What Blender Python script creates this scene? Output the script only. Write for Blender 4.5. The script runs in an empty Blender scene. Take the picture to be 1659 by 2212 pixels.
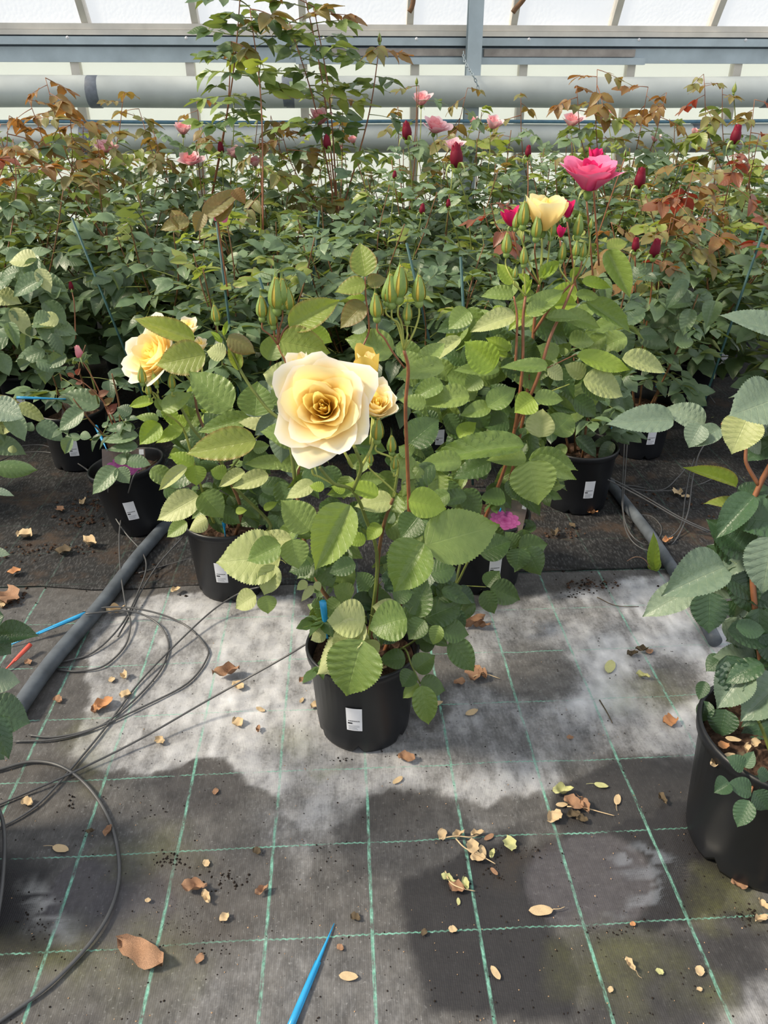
import bpy, math, random
import numpy as np
from mathutils import Vector, Matrix

# ------------------------------------------------------------------ camera, light, exposure
sc = bpy.context.scene
COL = sc.collection
W, HT, F = 1659, 2212, 1661.0
CAMH = 1.45
PITCH, YAW = math.radians(28.08), math.radians(3.09)
cd = bpy.data.cameras.new('camera')
cam = bpy.data.objects.new('camera', cd); COL.objects.link(cam)
cam.location = (0, 0, CAMH)
cam.rotation_euler = (math.pi/2 - PITCH, 0, -YAW)
cd.sensor_fit = 'VERTICAL'; cd.sensor_height = 24.0; cd.lens = 24.0*F/HT
cd.clip_start = .02; cd.clip_end = 100
sc.camera = cam

world = bpy.data.worlds.new('overcast_sky'); sc.world = world; world.use_nodes = True
bg = world.node_tree.nodes['Background']
bg.inputs['Color'].default_value = (.93, .965, 1.0, 1); bg.inputs['Strength'].default_value = .98

sd = bpy.data.lights.new('sun', 'SUN'); sd.energy = 4.9; sd.angle = math.radians(10); sd.color = (1.0, .88, .67)
sun = bpy.data.objects.new('sun', sd); COL.objects.link(sun)
sun.rotation_euler = Vector((-.72, -.04, .66)).to_track_quat('Z', 'Y').to_euler()

sc.view_settings.view_transform = 'Standard'; sc.view_settings.look = 'None'
sc.view_settings.gamma = 1; sc.view_settings.use_curve_mapping = False
sc.view_settings.exposure = 0.08

# ------------------------------------------------------------------ geometry of the view, used to place things at their real distance
fwd = np.array([math.sin(YAW)*math.cos(PITCH), math.cos(YAW)*math.cos(PITCH), -math.sin(PITCH)])
rgt = np.array([math.cos(YAW), -math.sin(YAW), 0.]); upv = np.cross(rgt, fwd)
CAM = np.array([0, 0, CAMH])
def ray(x, y): return fwd + rgt*((x-829.5)/F) + upv*((1106-y)/F)
def G(x, y, z=0.): d = ray(x, y); return CAM + d*((z-CAMH)/d[2])       # point at height z
def YP(x, y, Y): d = ray(x, y); return CAM + d*(Y/d[1])                # point at distance Y
def proj(p): v = np.asarray(p)-CAM; z = v@fwd; return np.array([829.5+F*(v@rgt)/z, 1106-F*(v@upv)/z, z])
def unit(v): v = np.asarray(v, float); return v/(np.linalg.norm(v)+1e-12)
R = random.Random(7)
NR = np.random.default_rng(5)

# ------------------------------------------------------------------ materials
def lin(c):
    c = np.array(c, float)/255.
    return tuple(np.where(c <= .04045, c/12.92, ((c+.055)/1.055)**2.4)) + (1.,)
class NT:
    def __init__(s, name):
        s.m = bpy.data.materials.new(name); s.m.use_nodes = True
        s.t = s.m.node_tree; s.t.nodes.clear()
        s.out = s.n('ShaderNodeOutputMaterial')
    def n(s, typ, **kw):
        o = s.t.nodes.new(typ)
        for k, v in kw.items(): setattr(o, k, v)
        return o
    def l(s, a, b): s.t.links.new(a, b)
    def put(s, sock, v):
        if isinstance(v, bpy.types.NodeSocket): s.l(v, sock)
        else: sock.default_value = v
    def math(s, op, a, b=0., c=None, clamp=False):
        o = s.n('ShaderNodeMath', operation=op, use_clamp=clamp)
        s.put(o.inputs[0], a); s.put(o.inputs[1], b)
        if c is not None: s.put(o.inputs[2], c)
        return o.outputs[0]
    def mix(s, f, a, b):
        o = s.n('ShaderNodeMix', data_type='RGBA')
        s.put(o.inputs[0], f); s.put(o.inputs[6], a); s.put(o.inputs[7], b)
        return o.outputs[2]
    def ramp(s, f, lo, hi):
        o = s.n('ShaderNodeMapRange'); s.put(o.inputs[0], f)
        o.inputs[1].default_value = lo; o.inputs[2].default_value = hi
        return o.outputs[0]
    def noise(s, vec, scale, detail=3., rough=.55):
        o = s.n('ShaderNodeTexNoise'); s.put(o.inputs['Vector'], vec)
        o.inputs['Scale'].default_value = scale; o.inputs['Detail'].default_value = detail; o.inputs['Roughness'].default_value = rough
        return o.outputs['Fac']
    def bsdf(s, col, rough=.5, spec=.5, metal=0., normal=None):
        b = s.n('ShaderNodeBsdfPrincipled')
        s.put(b.inputs['Base Color'], col); s.put(b.inputs['Roughness'], rough)
        s.put(b.inputs['Specular IOR Level'], spec); s.put(b.inputs['Metallic'], metal)
        if normal is not None: s.l(normal, b.inputs['Normal'])
        return b.outputs[0]
    def bump(s, h, strength=.3, dist=.002):
        o = s.n('ShaderNodeBump'); s.put(o.inputs['Height'], h)
        o.inputs['Strength'].default_value = strength; o.inputs['Distance'].default_value = dist
        return o.outputs[0]
    def end(s, sh): s.l(sh, s.out.inputs[0]); return s.m

def mat_simple(name, col, rough=.5, spec=.4, metal=0., var=.15, scale=30., bump=0.):
    t = NT(name); co = t.n('ShaderNodeTexCoord').outputs['Object']
    f = t.noise(co, scale, 4.)
    c = lin(col)
    d = tuple(x*(1-var) for x in c[:3])+(1,); e = tuple(min(1, x*(1+var)) for x in c[:3])+(1,)
    nm = t.bump(f, bump, .003) if bump else None
    return t.end(t.bsdf(t.mix(t.ramp(f, .3, .7), d, e), rough, spec, metal, nm))

def mat_leaf(name, col, col2, back, vein, rough=.4, spec=.55, trans=.3, edge=None, veinamt=.42, hue=.3, tcol=None):
    """rose leaf: UV x runs across (0..1), y along; veins, paler underside, a little light through it"""
    t = NT(name)
    uv = t.n('ShaderNodeSeparateXYZ'); t.l(t.n('ShaderNodeUVMap').outputs[0], uv.inputs[0])
    u = t.math('ABSOLUTE', t.math('SUBTRACT', t.math('MULTIPLY', uv.outputs[0], 2.), 1.))
    v = uv.outputs[1]
    rnd = t.n('ShaderNodeObjectInfo').outputs['Random']
    co = t.n('ShaderNodeTexCoord').outputs['Object']
    nz = t.noise(co, 9., 3.)
    base = t.mix(t.math('ADD', t.math('MULTIPLY', rnd, 1-hue), t.math('MULTIPLY', t.ramp(nz, .35, .65), hue)), lin(col), lin(col2))
    ph = t.math('FRACT', t.math('MULTIPLY', t.math('SUBTRACT', v, t.math('MULTIPLY', u, .22)), 8.))
    lat = t.math('SUBTRACT', 1., t.math('MULTIPLY', t.math('ABSOLUTE', t.math('SUBTRACT', ph, .5)), 14.), clamp=True)
    mid = t.math('SUBTRACT', 1., t.math('MULTIPLY', u, 26.), clamp=True)
    vm = t.math('MAXIMUM', mid, t.math('MULTIPLY', lat, .55))
    c = t.mix(t.math('MULTIPLY', vm, veinamt), base, lin(vein))
    if edge: c = t.mix(t.math('MULTIPLY', t.ramp(u, .8, 1.), .6), c, lin(edge))
    c = t.mix(t.n('ShaderNodeNewGeometry').outputs['Backfacing'], c, lin(back))
    h = t.math('ADD', t.math('MULTIPLY', vm, -.6), t.math('MULTIPLY', t.noise(co, 40., 2.), .4))
    p = t.bsdf(c, rough, spec, 0., t.bump(h, .35, .004))
    tr = t.n('ShaderNodeBsdfTranslucent')
    t.put(tr.inputs[0], t.mix(.75, c, lin(tcol or (170, 190, 50))))
    m = t.n('ShaderNodeMixShader'); m.inputs[0].default_value = trans
    t.l(p, m.inputs[1]); t.l(tr.outputs[0], m.inputs[2])
    return t.end(m.outputs[0])

def mat_petal(name, inner, outer, rough=.55, trans=.3, edge=None):
    t = NT(name)
    uv = t.n('ShaderNodeSeparateXYZ'); t.l(t.n('ShaderNodeUVMap').outputs[0], uv.inputs[0])
    co = t.n('ShaderNodeTexCoord').outputs['Object']
    f = t.math('ADD', uv.outputs[1], t.math('MULTIPLY', t.math('SUBTRACT', t.noise(co, 30., 2.), .5), .5), clamp=True)
    c = t.mix(f, lin(inner), lin(outer))
    if edge: c = t.mix(t.ramp(uv.outputs[1], .86, 1.), c, lin(edge))
    p = t.bsdf(c, rough, .25)
    tr = t.n('ShaderNodeBsdfTranslucent'); t.l(c, tr.inputs[0])
    m = t.n('ShaderNodeMixShader'); m.inputs[0].default_value = trans
    t.l(p, m.inputs[1]); t.l(tr.outputs[0], m.inputs[2])
    return t.end(m.outputs[0])

M = {}
M['green']  = mat_leaf('rose_leaf_green', (96,122,60), (134,154,84), (150,165,118), (152,172,108), trans=.26)
M['pale']   = mat_leaf('rose_leaf_pale', (158,168,108), (184,188,136), (168,180,138), (182,192,140), rough=.5, trans=.22)
M['lime']   = mat_leaf('rose_leaf_lime', (132,162,56), (160,182,78), (160,178,90), (180,195,96), trans=.4)
M['olive']  = mat_leaf('rose_leaf_olive', (124,144,60), (150,160,84), (160,165,100), (160,166,92), trans=.36, edge=(150,90,70))
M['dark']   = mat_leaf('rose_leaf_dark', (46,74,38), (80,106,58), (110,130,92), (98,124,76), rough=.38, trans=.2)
M['grey']   = mat_leaf('rose_leaf_grey', (98,118,102), (130,146,124), (150,156,142), (146,158,132), rough=.42, spec=.6, trans=.14)  # on the right edge rose this grey stands in for shading
M['deep']   = mat_leaf('rose_leaf_deep', (42,68,48), (66,94,66), (112,126,100), (84,108,76), rough=.36, spec=.55, trans=.12)  # on the right edge rose this dark green stands in for shading
M['field']  = mat_leaf('rose_leaf_field', (76,102,74), (118,140,104), (128,144,108), (128,146,106), rough=.4, trans=.2, veinamt=.3)
M['shade']  = mat_leaf('rose_leaf_field_dark', (44,68,46), (80,102,72), (112,130,100), (104,126,92), rough=.42, trans=.18, veinamt=.3)  # darker field leaf, mixed at random with the lighter one
M['bronze'] = mat_leaf('rose_leaf_bronze', (122,84,46), (132,118,60), (140,116,76), (160,136,88), rough=.45, trans=.34, edge=(140,66,44), tcol=(190,120,46))
M['copper'] = mat_leaf('rose_leaf_copper', (108,118,64), (124,112,64), (150,130,90), (170,146,100), rough=.45, trans=.28, edge=(130,80,56), tcol=(190,150,50))
M['red']    = mat_leaf('rose_leaf_red', (122,64,50), (132,92,62), (140,80,70), (170,100,80), rough=.42, trans=.3, tcol=(200,60,30))
M['cane']   = mat_simple('cane_green', (108,118,58), .45, .4, var=.25)
M['canered']= mat_simple('cane_red', (136,88,60), .4, .45, var=.25)
M['canebrown']=mat_simple('cane_brown', (112,82,56), .55, .3, var=.3)
M['peduncle']= mat_simple('flower_stalk', (160,166,84), .45, .4, var=.2)
M['sepal']  = mat_leaf('sepal_green', (112,140,66), (132,156,80), (150,165,100), (160,180,110), trans=.15, veinamt=.2)
M['pot']    = mat_simple('black_pot_plastic', (20,22,27), .42, .45, var=.2, scale=12.)
M['soil']   = mat_simple('potting_soil', (70,54,45), .9, .1, var=.6, scale=120., bump=.8)
M['white']  = mat_simple('label_paper', (225,226,232), .5, .3, var=.03)
M['ink']    = mat_simple('label_ink', (40,40,44), .6, .2)
M['greyink']= mat_simple('label_grey_ink', (150,152,158), .6, .2)
M['blue']   = mat_simple('blue_plastic', (42,150,205), .35, .5, var=.1)
M['redplastic'] = mat_simple('red_plastic', (222,92,76), .35, .5, var=.1)
M['tube']   = mat_simple('grey_drip_tube', (78,78,80), .4, .5, var=.15)
M['pipe']   = mat_simple('black_poly_pipe', (84,90,98), .45, .4, var=.35, scale=14.)
M['stake']  = mat_simple('green_stake', (52,86,86), .5, .3, var=.2)
M['pinktag'] = mat_petal('pink_picture_tag', (150,40,120), (200,110,180), trans=.25)
M['tan']    = mat_simple('dry_leaf_tan', (196,172,138), .7, .2, var=.25, scale=60., bump=.4)
M['brown']  = mat_simple('dry_leaf_brown', (150,116,92), .65, .25, var=.25, scale=50., bump=.4)
M['darkdry']= mat_simple('dry_leaf_dark', (92,80,64), .7, .2, var=.3, scale=60., bump=.4)
M['orange'] = mat_simple('dry_leaf_orange', (186,134,94), .65, .25, var=.25, scale=60., bump=.4)
M['yellowgreen'] = mat_simple('dry_leaf_yellow_green', (178,178,128), .6, .25, var=.2, scale=60., bump=.3)
M['crumb']  = mat_simple('soil_crumbs', (42,36,33), .9, .1, var=.5, scale=90.)
M['crumbpale'] = mat_simple('leaf_fragments', (170,140,112), .8, .1, var=.4, scale=90.)
M['steel']  = mat_simple('galvanised_steel', (166,178,184), .45, .4, .35, var=.12, scale=6.)
M['alu']    = mat_simple('dull_aluminium', (206,200,190), .5, .4, .2, var=.12, scale=5.)
M['woodstrip'] = mat_simple('weathered_strip', (160,152,146), .7, .2, var=.2, scale=10.)
M['darkgap']= mat_simple('dark_gap_metal', (66,76,86), .6, .3)  # dark metal backing the gap between the rails
M['whitepipe'] = mat_simple('white_painted_pipe', (186,191,189), .55, .3, var=.1, scale=4.)
M['band']   = mat_simple('grey_pipe_band', (112,118,128), .5, .3)
M['bluepipe'] = mat_simple('blue_grey_pipe', (86,122,142), .45, .4)
M['yel_in'] = mat_petal('yellow_petal_inner', (255,224,110), (255,238,156), trans=.5)
M['yel_mid']= mat_petal('yellow_petal_middle', (255,226,130), (255,242,190), trans=.48)
M['yel_out']= mat_petal('yellow_petal_outer', (255,230,156), (255,244,214), trans=.42, edge=(255,248,236))
M['yel_bud']= mat_petal('yellow_bud_petal', (200,180,70), (236,206,110))
M['pink']   = mat_petal('pink_petal', (226,120,140), (240,176,180))
M['palepink'] = mat_petal('pale_pink_petal', (226,150,170), (242,206,212))
M['magenta']= mat_petal('magenta_petal', (190,18,80), (232,48,120), trans=.25)
M['hotpink']= mat_petal('hot_pink_petal', (225,60,130), (240,130,170), trans=.25)
M['crimson']= mat_petal('crimson_petal', (84,10,30), (134,20,48), trans=.12)

def mat_glass(name, tint, share, bump):
    t = NT(name); co = t.n('ShaderNodeTexCoord').outputs['Object']
    vo = t.n('ShaderNodeTexVoronoi'); t.l(co, vo.inputs['Vector']); vo.inputs['Scale'].default_value = 38.
    nm = t.bump(vo.outputs['Distance'], bump, .01)
    g = t.bsdf(lin((225,228,232)), .25, .5, 0., nm)
    stain = t.ramp(t.noise(co, 1.8, 5., .65), .3, .62)
    tr = t.n('ShaderNodeBsdfTranslucent'); t.put(tr.inputs[0], t.mix(stain, tuple(x*.84 for x in lin(tint)[:3])+(1,), lin(tint))); t.l(nm, tr.inputs['Normal'])
    tp = t.n('ShaderNodeBsdfTransparent'); t.put(tp.inputs[0], lin(tint))
    m1 = t.n('ShaderNodeMixShader'); m1.inputs[0].default_value = share
    t.l(tr.outputs[0], m1.inputs[1]); t.l(tp.outputs[0], m1.inputs[2])
    m2 = t.n('ShaderNodeMixShader'); m2.inputs[0].default_value = .1
    t.l(m1.outputs[0], m2.inputs[1]); t.l(g, m2.inputs[2])
    return t.end(m2.outputs[0])
M['glass'] = mat_glass('hammered_glass', (255,255,255), .9, .6)
M['glasslow'] = mat_glass('algae_tinged_glass', (255,255,244), .85, .6)

# ------------------------------------------------------------------ mesh helpers
def mesh(name, V, Fc, mats, uv=None, mi=None, smooth=True):
    me = bpy.data.meshes.new(name)
    me.from_pydata([tuple(map(float, v)) for v in V], [], [tuple(map(int, f)) for f in Fc])
    for m in (mats if isinstance(mats, (list, tuple)) else [mats]): me.materials.append(m)
    if mi is not None: me.polygons.foreach_set('material_index', np.array(mi, dtype=np.int32))
    if smooth: me.polygons.foreach_set('use_smooth', np.ones(len(me.polygons), dtype=bool))
    if uv is not None:
        uv = np.asarray(uv, dtype=np.float32); l = me.uv_layers.new(name='UVMap')
        idx = np.zeros(len(me.loops), dtype=np.int32); me.loops.foreach_get('vertex_index', idx)
        l.data.foreach_set('uv', uv[idx].ravel())
    me.update()
    return me
def link(name, me, parent=None, mat4=None):
    o = bpy.data.objects.new(name, me); COL.objects.link(o)
    if parent is not None: o.parent = parent
    if mat4 is not None: o.matrix_local = mat4
    return o
def tag(o, label, cat, group=None, kind=None):
    if label: o['label'] = label
    if cat: o['category'] = cat
    if group: o['group'] = group
    if kind: o['kind'] = kind
    return o
def empty(name, loc, label, cat, group=None):
    o = bpy.data.objects.new(name, None); COL.objects.link(o); o.location = tuple(loc); o.empty_display_size = .05
    return tag(o, label, cat, group)
def structure(name, me, parent=None):
    o = link(name, me, parent)
    if parent is None: o['kind'] = 'structure'
    return o

class MB:
    """collects shapes that become ONE mesh"""
    def __init__(s): s.V, s.F, s.U, s.I = [], [], [], []
    def add(s, V, Fc, U=None, mi=0):
        b = len(s.V); s.V += [tuple(v) for v in V]; s.F += [tuple(i+b for i in f) for f in Fc]
        s.U += [tuple(u) for u in U] if U is not None else [(.5, .5)]*len(V)
        s.I += [mi]*len(Fc); return s
    def box(s, lo, hi, mi=0):
        x0, y0, z0 = lo; x1, y1, z1 = hi
        V = [(x0,y0,z0),(x1,y0,z0),(x1,y1,z0),(x0,y1,z0),(x0,y0,z1),(x1,y0,z1),(x1,y1,z1),(x0,y1,z1)]
        return s.add(V, [(0,3,2,1),(4,5,6,7),(0,1,5,4),(1,2,6,5),(2,3,7,6),(3,0,4,7)], None, mi)
    def tube(s, pts, r, n=6, mi=0, cap=True):
        V, Fc, U = tube_geo(pts, r, n, cap); return s.add(V, Fc, U, mi)
    def mesh(s, name, mats, smooth=True): return mesh(name, s.V, s.F, mats, s.U, s.I, smooth)

def spline(pts, per=5):
    P = np.array(pts, float)
    if len(P) < 3: return np.array([P[0]*(1-t)+P[-1]*t for t in np.linspace(0, 1, per+1)])
    Q = np.vstack([2*P[0]-P[1], P, 2*P[-1]-P[-2]]); out = []
    for i in range(1, len(Q)-2):
        for k in range(per):
            t = k/per; a, b, c, d = Q[i-1], Q[i], Q[i+1], Q[i+2]
            out.append(.5*((2*b)+(-a+c)*t+(2*a-5*b+4*c-d)*t*t+(-a+3*b-3*c+d)*t**3))
    out.append(P[-1]); return np.array(out)
def tube_geo(pts, r, n=6, cap=True):
    P = np.array(pts, float); m = len(P)
    r = np.interp(np.linspace(0, 1, m), np.linspace(0, 1, len(r)), r) if hasattr(r, '__len__') else np.full(m, r)
    T = np.gradient(P, axis=0); V, Fc, U = [], [], []
    ref = np.array([.31, .17, .93]) if abs(unit(T[0])[2]) < .8 else np.array([.9, .3, .1])
    for i in range(m):
        t = unit(T[i]); a = unit(np.cross(t, ref)); b = np.cross(t, a); ref = np.cross(a, t)
        for k in range(n):
            g = 2*math.pi*k/n; V.append(P[i]+r[i]*(a*math.cos(g)+b*math.sin(g))); U.append((k/n, i/(m-1)))
    for i in range(m-1):
        for k in range(n):
            k2 = (k+1) % n; Fc.append((i*n+k, (i+1)*n+k, (i+1)*n+k2, i*n+k2))
    if cap: Fc += [tuple(range(n)), tuple(range((m-1)*n, m*n))[::-1]]
    return V, Fc, U
def lathe(prof, n=32):
    V, Fc = [], []
    for r, z in prof:
        for k in range(n): g = 2*math.pi*k/n; V.append((r*math.cos(g), r*math.sin(g), z))
    for i in range(len(prof)-1):
        for k in range(n): k2 = (k+1) % n; Fc.append((i*n+k, i*n+k2, (i+1)*n+k2, (i+1)*n+k))
    return V, Fc

# ------------------------------------------------------------------ leaves
W0 = .62                                  # width of a leaflet of length 1
def leaflet_geo(nl, nw, rs, fold=.15, curl=.2, wave=.02, ruck=.02, twist=0., serr=.026, roll=0.):
    V, U, Fc = [], [], []
    ph = rs.uniform(0, 6)
    for i in range(nl+1):
        v = i/nl
        w = .5*W0*((v**.52)*((1-v)**.95))/.392 if 0 < v < 1 else 0
        if v > .8: w *= 1-.45*(v-.8)/.2
        w = max(w, .004)
        for j in range(nw+1):
            u = -1+2*j/nw; e = abs(u)
            ww = w*(1+(serr if i % 2 else -serr)*(1 if e > .99 else 0))
            x = u*ww; y = v + (.0 if e < .99 else (serr*.35 if i % 2 else 0))
            lat = math.sin(2*math.pi*8*(v-.22*e)+1.6)
            z = fold*e*w*1.6 - roll*(e**3)*w*1.4 + ruck*lat*(.25+e)*(1-e**6)*w*2.2 + wave*math.sin(5*v+ph+u*2.)*e
            a = twist*(v-.3); x, z = x*math.cos(a)-z*math.sin(a), x*math.sin(a)+z*math.cos(a)
            z -= curl*v*v*.5; y -= curl*curl*v**3*.12
            V.append((x, y, z)); U.append((.5+.5*u, v))
    n = nw+1
    for i in range(nl):
        for j in range(nw): Fc.append((i*n+j, i*n+j+1, (i+1)*n+j+1, (i+1)*n+j))
    return V, Fc, U
LEAFSPEC = [dict(fold=.28, curl=.22, ruck=.045), dict(fold=.5, curl=.35, ruck=.05, twist=.3), dict(fold=.16, curl=.15, wave=.03, ruck=.045, twist=-.3),
            dict(fold=.75, curl=.28, ruck=.045, twist=.2), dict(fold=.32, curl=.55, ruck=.06), dict(fold=-.15, curl=.4, roll=.3, ruck=.05, twist=-.25),
            dict(fold=.45, curl=-.12, wave=.03, ruck=.045), dict(fold=.3, curl=.8, roll=.15, ruck=.05, twist=.3)]
HERO = {}
def hero_leaf(mat, var):
    k = (mat, var)
    if k not in HERO:
        V, Fc, U = leaflet_geo(46, 8, random.Random(var), **LEAFSPEC[var]); HERO[k] = mesh('leaf_'+mat, V, Fc, M[mat], U)
    return HERO[k]
COMP = {}
def comp_geo(var):
    """a whole rose leaf: stalk, end leaflet and two pairs"""
    rs = random.Random(100+var); mb = MB()
    droop = rs.uniform(.05, .5)
    def ax(y): return np.array([rs.uniform(-.004, .004), y, -droop*y*y*.5])
    mb.tube([ax(y) for y in np.linspace(0, .62, 6)], [.011, .006], 4, 1)
    spots = [(.60, 0., .46), (.57, 1, .40), (.57, -1, .40), (.30, 1, .33), (.30, -1, .33)]
    for y, sd_, L in spots[:5 if var != 5 else 3]:
        V, Fc, U = leaflet_geo(8, 4, rs, fold=rs.uniform(0, .45), curl=rs.uniform(.05, .7), wave=.03, ruck=0, twist=rs.uniform(-.4, .4), serr=.05, roll=rs.uniform(0, .2))
        a = -sd_*math.radians(rs.uniform(48, 66)); L *= rs.uniform(.88, 1.12); V = np.array(V)*L
        Rm = np.array(Matrix.Rotation(a, 3, 'Z') @ Matrix.Rotation(rs.uniform(-.35, .15)-droop*y*.6, 3, 'X') @ Matrix.Rotation(rs.uniform(-.35, .35), 3, 'Y'))
        mb.add(V@Rm.T+ax(y), Fc, U)
    return mb
def comp_leaf(mat, var):
    k = (mat, var)
    if k not in COMP:
        COMP[k] = comp_geo(var).mesh('leaf_'+mat, [M[mat], M['canered'] if mat in ('bronze', 'red', 'copper') else M['cane']])
    return COMP[k]
def frame(pos, d, nrm, sx, sy, sz):
    d = unit(d); nrm = np.asarray(nrm, float); nrm = unit(nrm-d*(nrm@d)); x = np.cross(d, nrm)
    m = np.eye(4); m[:3, 0] = x*sx; m[:3, 1] = d*sy; m[:3, 2] = nrm*sz; m[:3, 3] = pos
    return Matrix(m.tolist())

# ------------------------------------------------------------------ flowers
def petal_geo(th, r0, h, phi0, phi1, half, rs, nu=10, nv=9, point=.2, ruffle=.004, lip=.6, rmin=.004):
    """one petal: its profile rises from the base, leaning from phi0 to phi1 off the axis, the lip rolling out"""
    V, U, Fc = [], [], []
    ph = rs.uniform(0, 6)
    for i in range(nv+1):
        v0 = i/nv
        for j in range(nu+1):
            u = -1+2*j/nu; top = 1-.34*abs(u)**2.6 + point*.16*max(0, 1-abs(u)*1.5)**1.3
            v = v0*top; steps = 8; rr, z = rmin+r0*.45, 0.
            for s in range(steps):
                q = v*(s+.5)/steps; f = phi0+(phi1-phi0)*q**1.3 + lip*max(0, q-.72)**2*12*(.4+.6*abs(u))
                rr += math.sin(f)*h*v/steps; z += math.cos(f)*h*v/steps
            bulge = r0*.55*math.sin(min(1, v*1.25)*math.pi*.5)
            rad = max(rr+bulge, .0008)
            wd = half*(.45+.55*math.sin(min(1., v*1.3+.12)*math.pi*.5))
            a = th+u*wd
            k = ruffle*math.sin(ph+u*5+v*3)*v*v
            V.append(((rad+k)*math.cos(a), (rad+k)*math.sin(a), z+k)); U.append((.5+.5*u, v0))
    n = nu+1
    for i in range(nv):
        for j in range(nu): Fc.append((i*n+j, i*n+j+1, (i+1)*n+j+1, (i+1)*n+j))
    return V, Fc, U
def bloom_petals(Rb, N, openness, seed, nu=10, nv=9, hfac=1., cup=1.):
    """list of (V,F,U,t): t 0 innermost .. 1 outermost; Rb = radius of the open flower"""
    rs = random.Random(seed); out = []
    for i in range(N):
        t = (i+.5)/N
        th = i*2.39996+rs.uniform(-.15, .15)
        r0 = Rb*(.06+.31*t)*cup
        h = Rb*hfac*(.80+.14*t)*rs.uniform(.92, 1.06)
        phi0 = math.radians(-6+40*t*openness); phi1 = math.radians(-10+(92*t**1.15)*openness)
        half = 1.62-.72*t
        out.append((*petal_geo(th, r0, h, phi0, phi1, half, rs, nu, nv, point=.1+.5*t*openness, ruffle=Rb*.07*(.3+t), lip=(.2+.75*t)*openness, rmin=Rb*.02), t))
    return out
def sepal_geo(L, w, base_r, flare, th, nv=6):
    V, U, Fc = [], [], []
    for i in range(nv+1):
        v = i/nv; f = math.radians(flare[0]+(flare[1]-flare[0])*v*v); 
        for j in range(3):
            u = j-1; ww = w*(1-v)**.8*(.7+.9*v*(1-v)*2)
            rad = base_r*math.sin(min(1, .45+v*1.1)*math.pi*.9)*(1.08-v*.35)*(1 if flare[1] < 40 else 1) + math.sin(f)*L*v + (.0012 if u == 0 else 0)
            z = L*v*math.cos(f) if flare[1] < 90 else L*v*math.cos(f)
            V.append((rad*math.cos(th)-u*ww*math.sin(th), rad*math.sin(th)+u*ww*math.cos(th), z)); U.append((j/2, v))
    for i in range(nv):
        for j in range(2): Fc.append((i*3+j, i*3+j+1, i*3+j+4, i*3+j+3))
    return V, Fc, U
def hip_prof(r): return [(r*.25, -r*1.25), (r*.55, -r*1.05), (r*.72, -r*.6), (r*.6, -r*.15), (r*.8, 0), (r*.3, .001)]
def sepal_on(prof, L, w, th, rs, nv=9):
    V, U, Fc = [], [], []; zs = [q[1] for q in prof]; rr = [q[0] for q in prof]; b = rs.uniform(-.05, .12); k = rs.uniform(-.06, .06)
    for i in range(nv+1):
        v = i/nv; z = L*v
        for j in range(3):
            u = j-1; ww = w*(1.3*(1-v)**1.25*(.62+1.5*v)) if v < 1 else .004
            ww = max(ww, .012*(1-v)+.004); rad = float(np.interp(z, zs, rr))*1.03+.018+max(0, v-.62)*b
            a = th+u*ww/max(rad, .12)+k*v
            V.append((rad*math.cos(a), rad*math.sin(a), z)); U.append((j/2, v))
    for i in range(nv):
        for j in range(2): Fc.append((i*3+j, i*3+j+1, i*3+j+4, i*3+j+3))
    return V, Fc, U
BUDS = {}
def bud_mesh(kind, col, n=10):
    """closed bud, unit height 1 above its base: hip, cone of petals, five sepals"""
    k = (kind, col)
    if k in BUDS: return BUDS[k]
    rs = random.Random(len(BUDS)); mb = MB()
    r = .2 if kind == 'tight' else .225
    V, Fc = lathe([(r*.3, -.22), (r*.62, -.17), (r*.72, -.08), (r*.62, 0)], n); mb.add(V, Fc, None, 1)
    if kind == 'tight': prof = [(r*.6, 0), (r*1.0, .12), (r*1.08, .27), (r*.92, .45), (r*.62, .62), (r*.25, .78), (.002, .82)]
    else: prof = [(r*.6, 0), (r*1.0, .14), (r*1.14, .32), (r*1.02, .52), (r*.72, .7), (r*.38, .84), (.004, .92)]
    V, Fc = lathe(prof, n); U = [(.5, .1+.9*v[2]) for v in V]; mb.add(V, Fc, U, 0)
    if kind == 'opening':
        for i in range(4):
            P = petal_geo(i*1.6, .2, .84, math.radians(5), math.radians(-16), 1.1, rs, 6, 6, .4, .008, .25); mb.add(P[0], P[1], P[2], 0)
    for i in range(5):
        th = i*2*math.pi/5
        if kind == 'tight': S = sepal_on(prof, rs.uniform(1.0, 1.3), .105, th, rs)
        else: S = sepal_geo(.7, .1, r*.7, (35, rs.uniform(95, 150)), th)
        mb.add(S[0], S[1], S[2], 1)
    BUDS[k] = mb.mesh('rose_bud', [M[col], M['sepal']]); return BUDS[k]
BLOOMS = {}
def bloom_mesh(col, openness, var, hfac=1.):
    """open flower as one mesh, radius 1, for the far rows"""
    k = (col, openness, var)
    if k in BLOOMS: return BLOOMS[k]
    mb = MB(); c2 = {'pink': 'palepink', 'palepink': 'palepink', 'magenta': 'magenta', 'hotpink': 'hotpink'}.get(col, col)
    for V, Fc, U, t in bloom_petals(1., 14, openness, var, 7, 6, hfac, 1.7): mb.add(V, Fc, U, 0 if t < .6 else 1)
    V, Fc = lathe([(.05, -.42), (.16, -.36), (.2, -.2), (.16, -.05), (.3, .06), (.1, .1)], 8); mb.add(V, Fc, None, 2)
    for i in range(5): S = sepal_geo(.75, .12, .2, (70, 120), i*1.2566); mb.add(S[0], S[1], S[2], 2)
    BLOOMS[k] = mb.mesh('rose_bloom', [M[col], M[c2], M['sepal']]); return BLOOMS[k]

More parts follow.
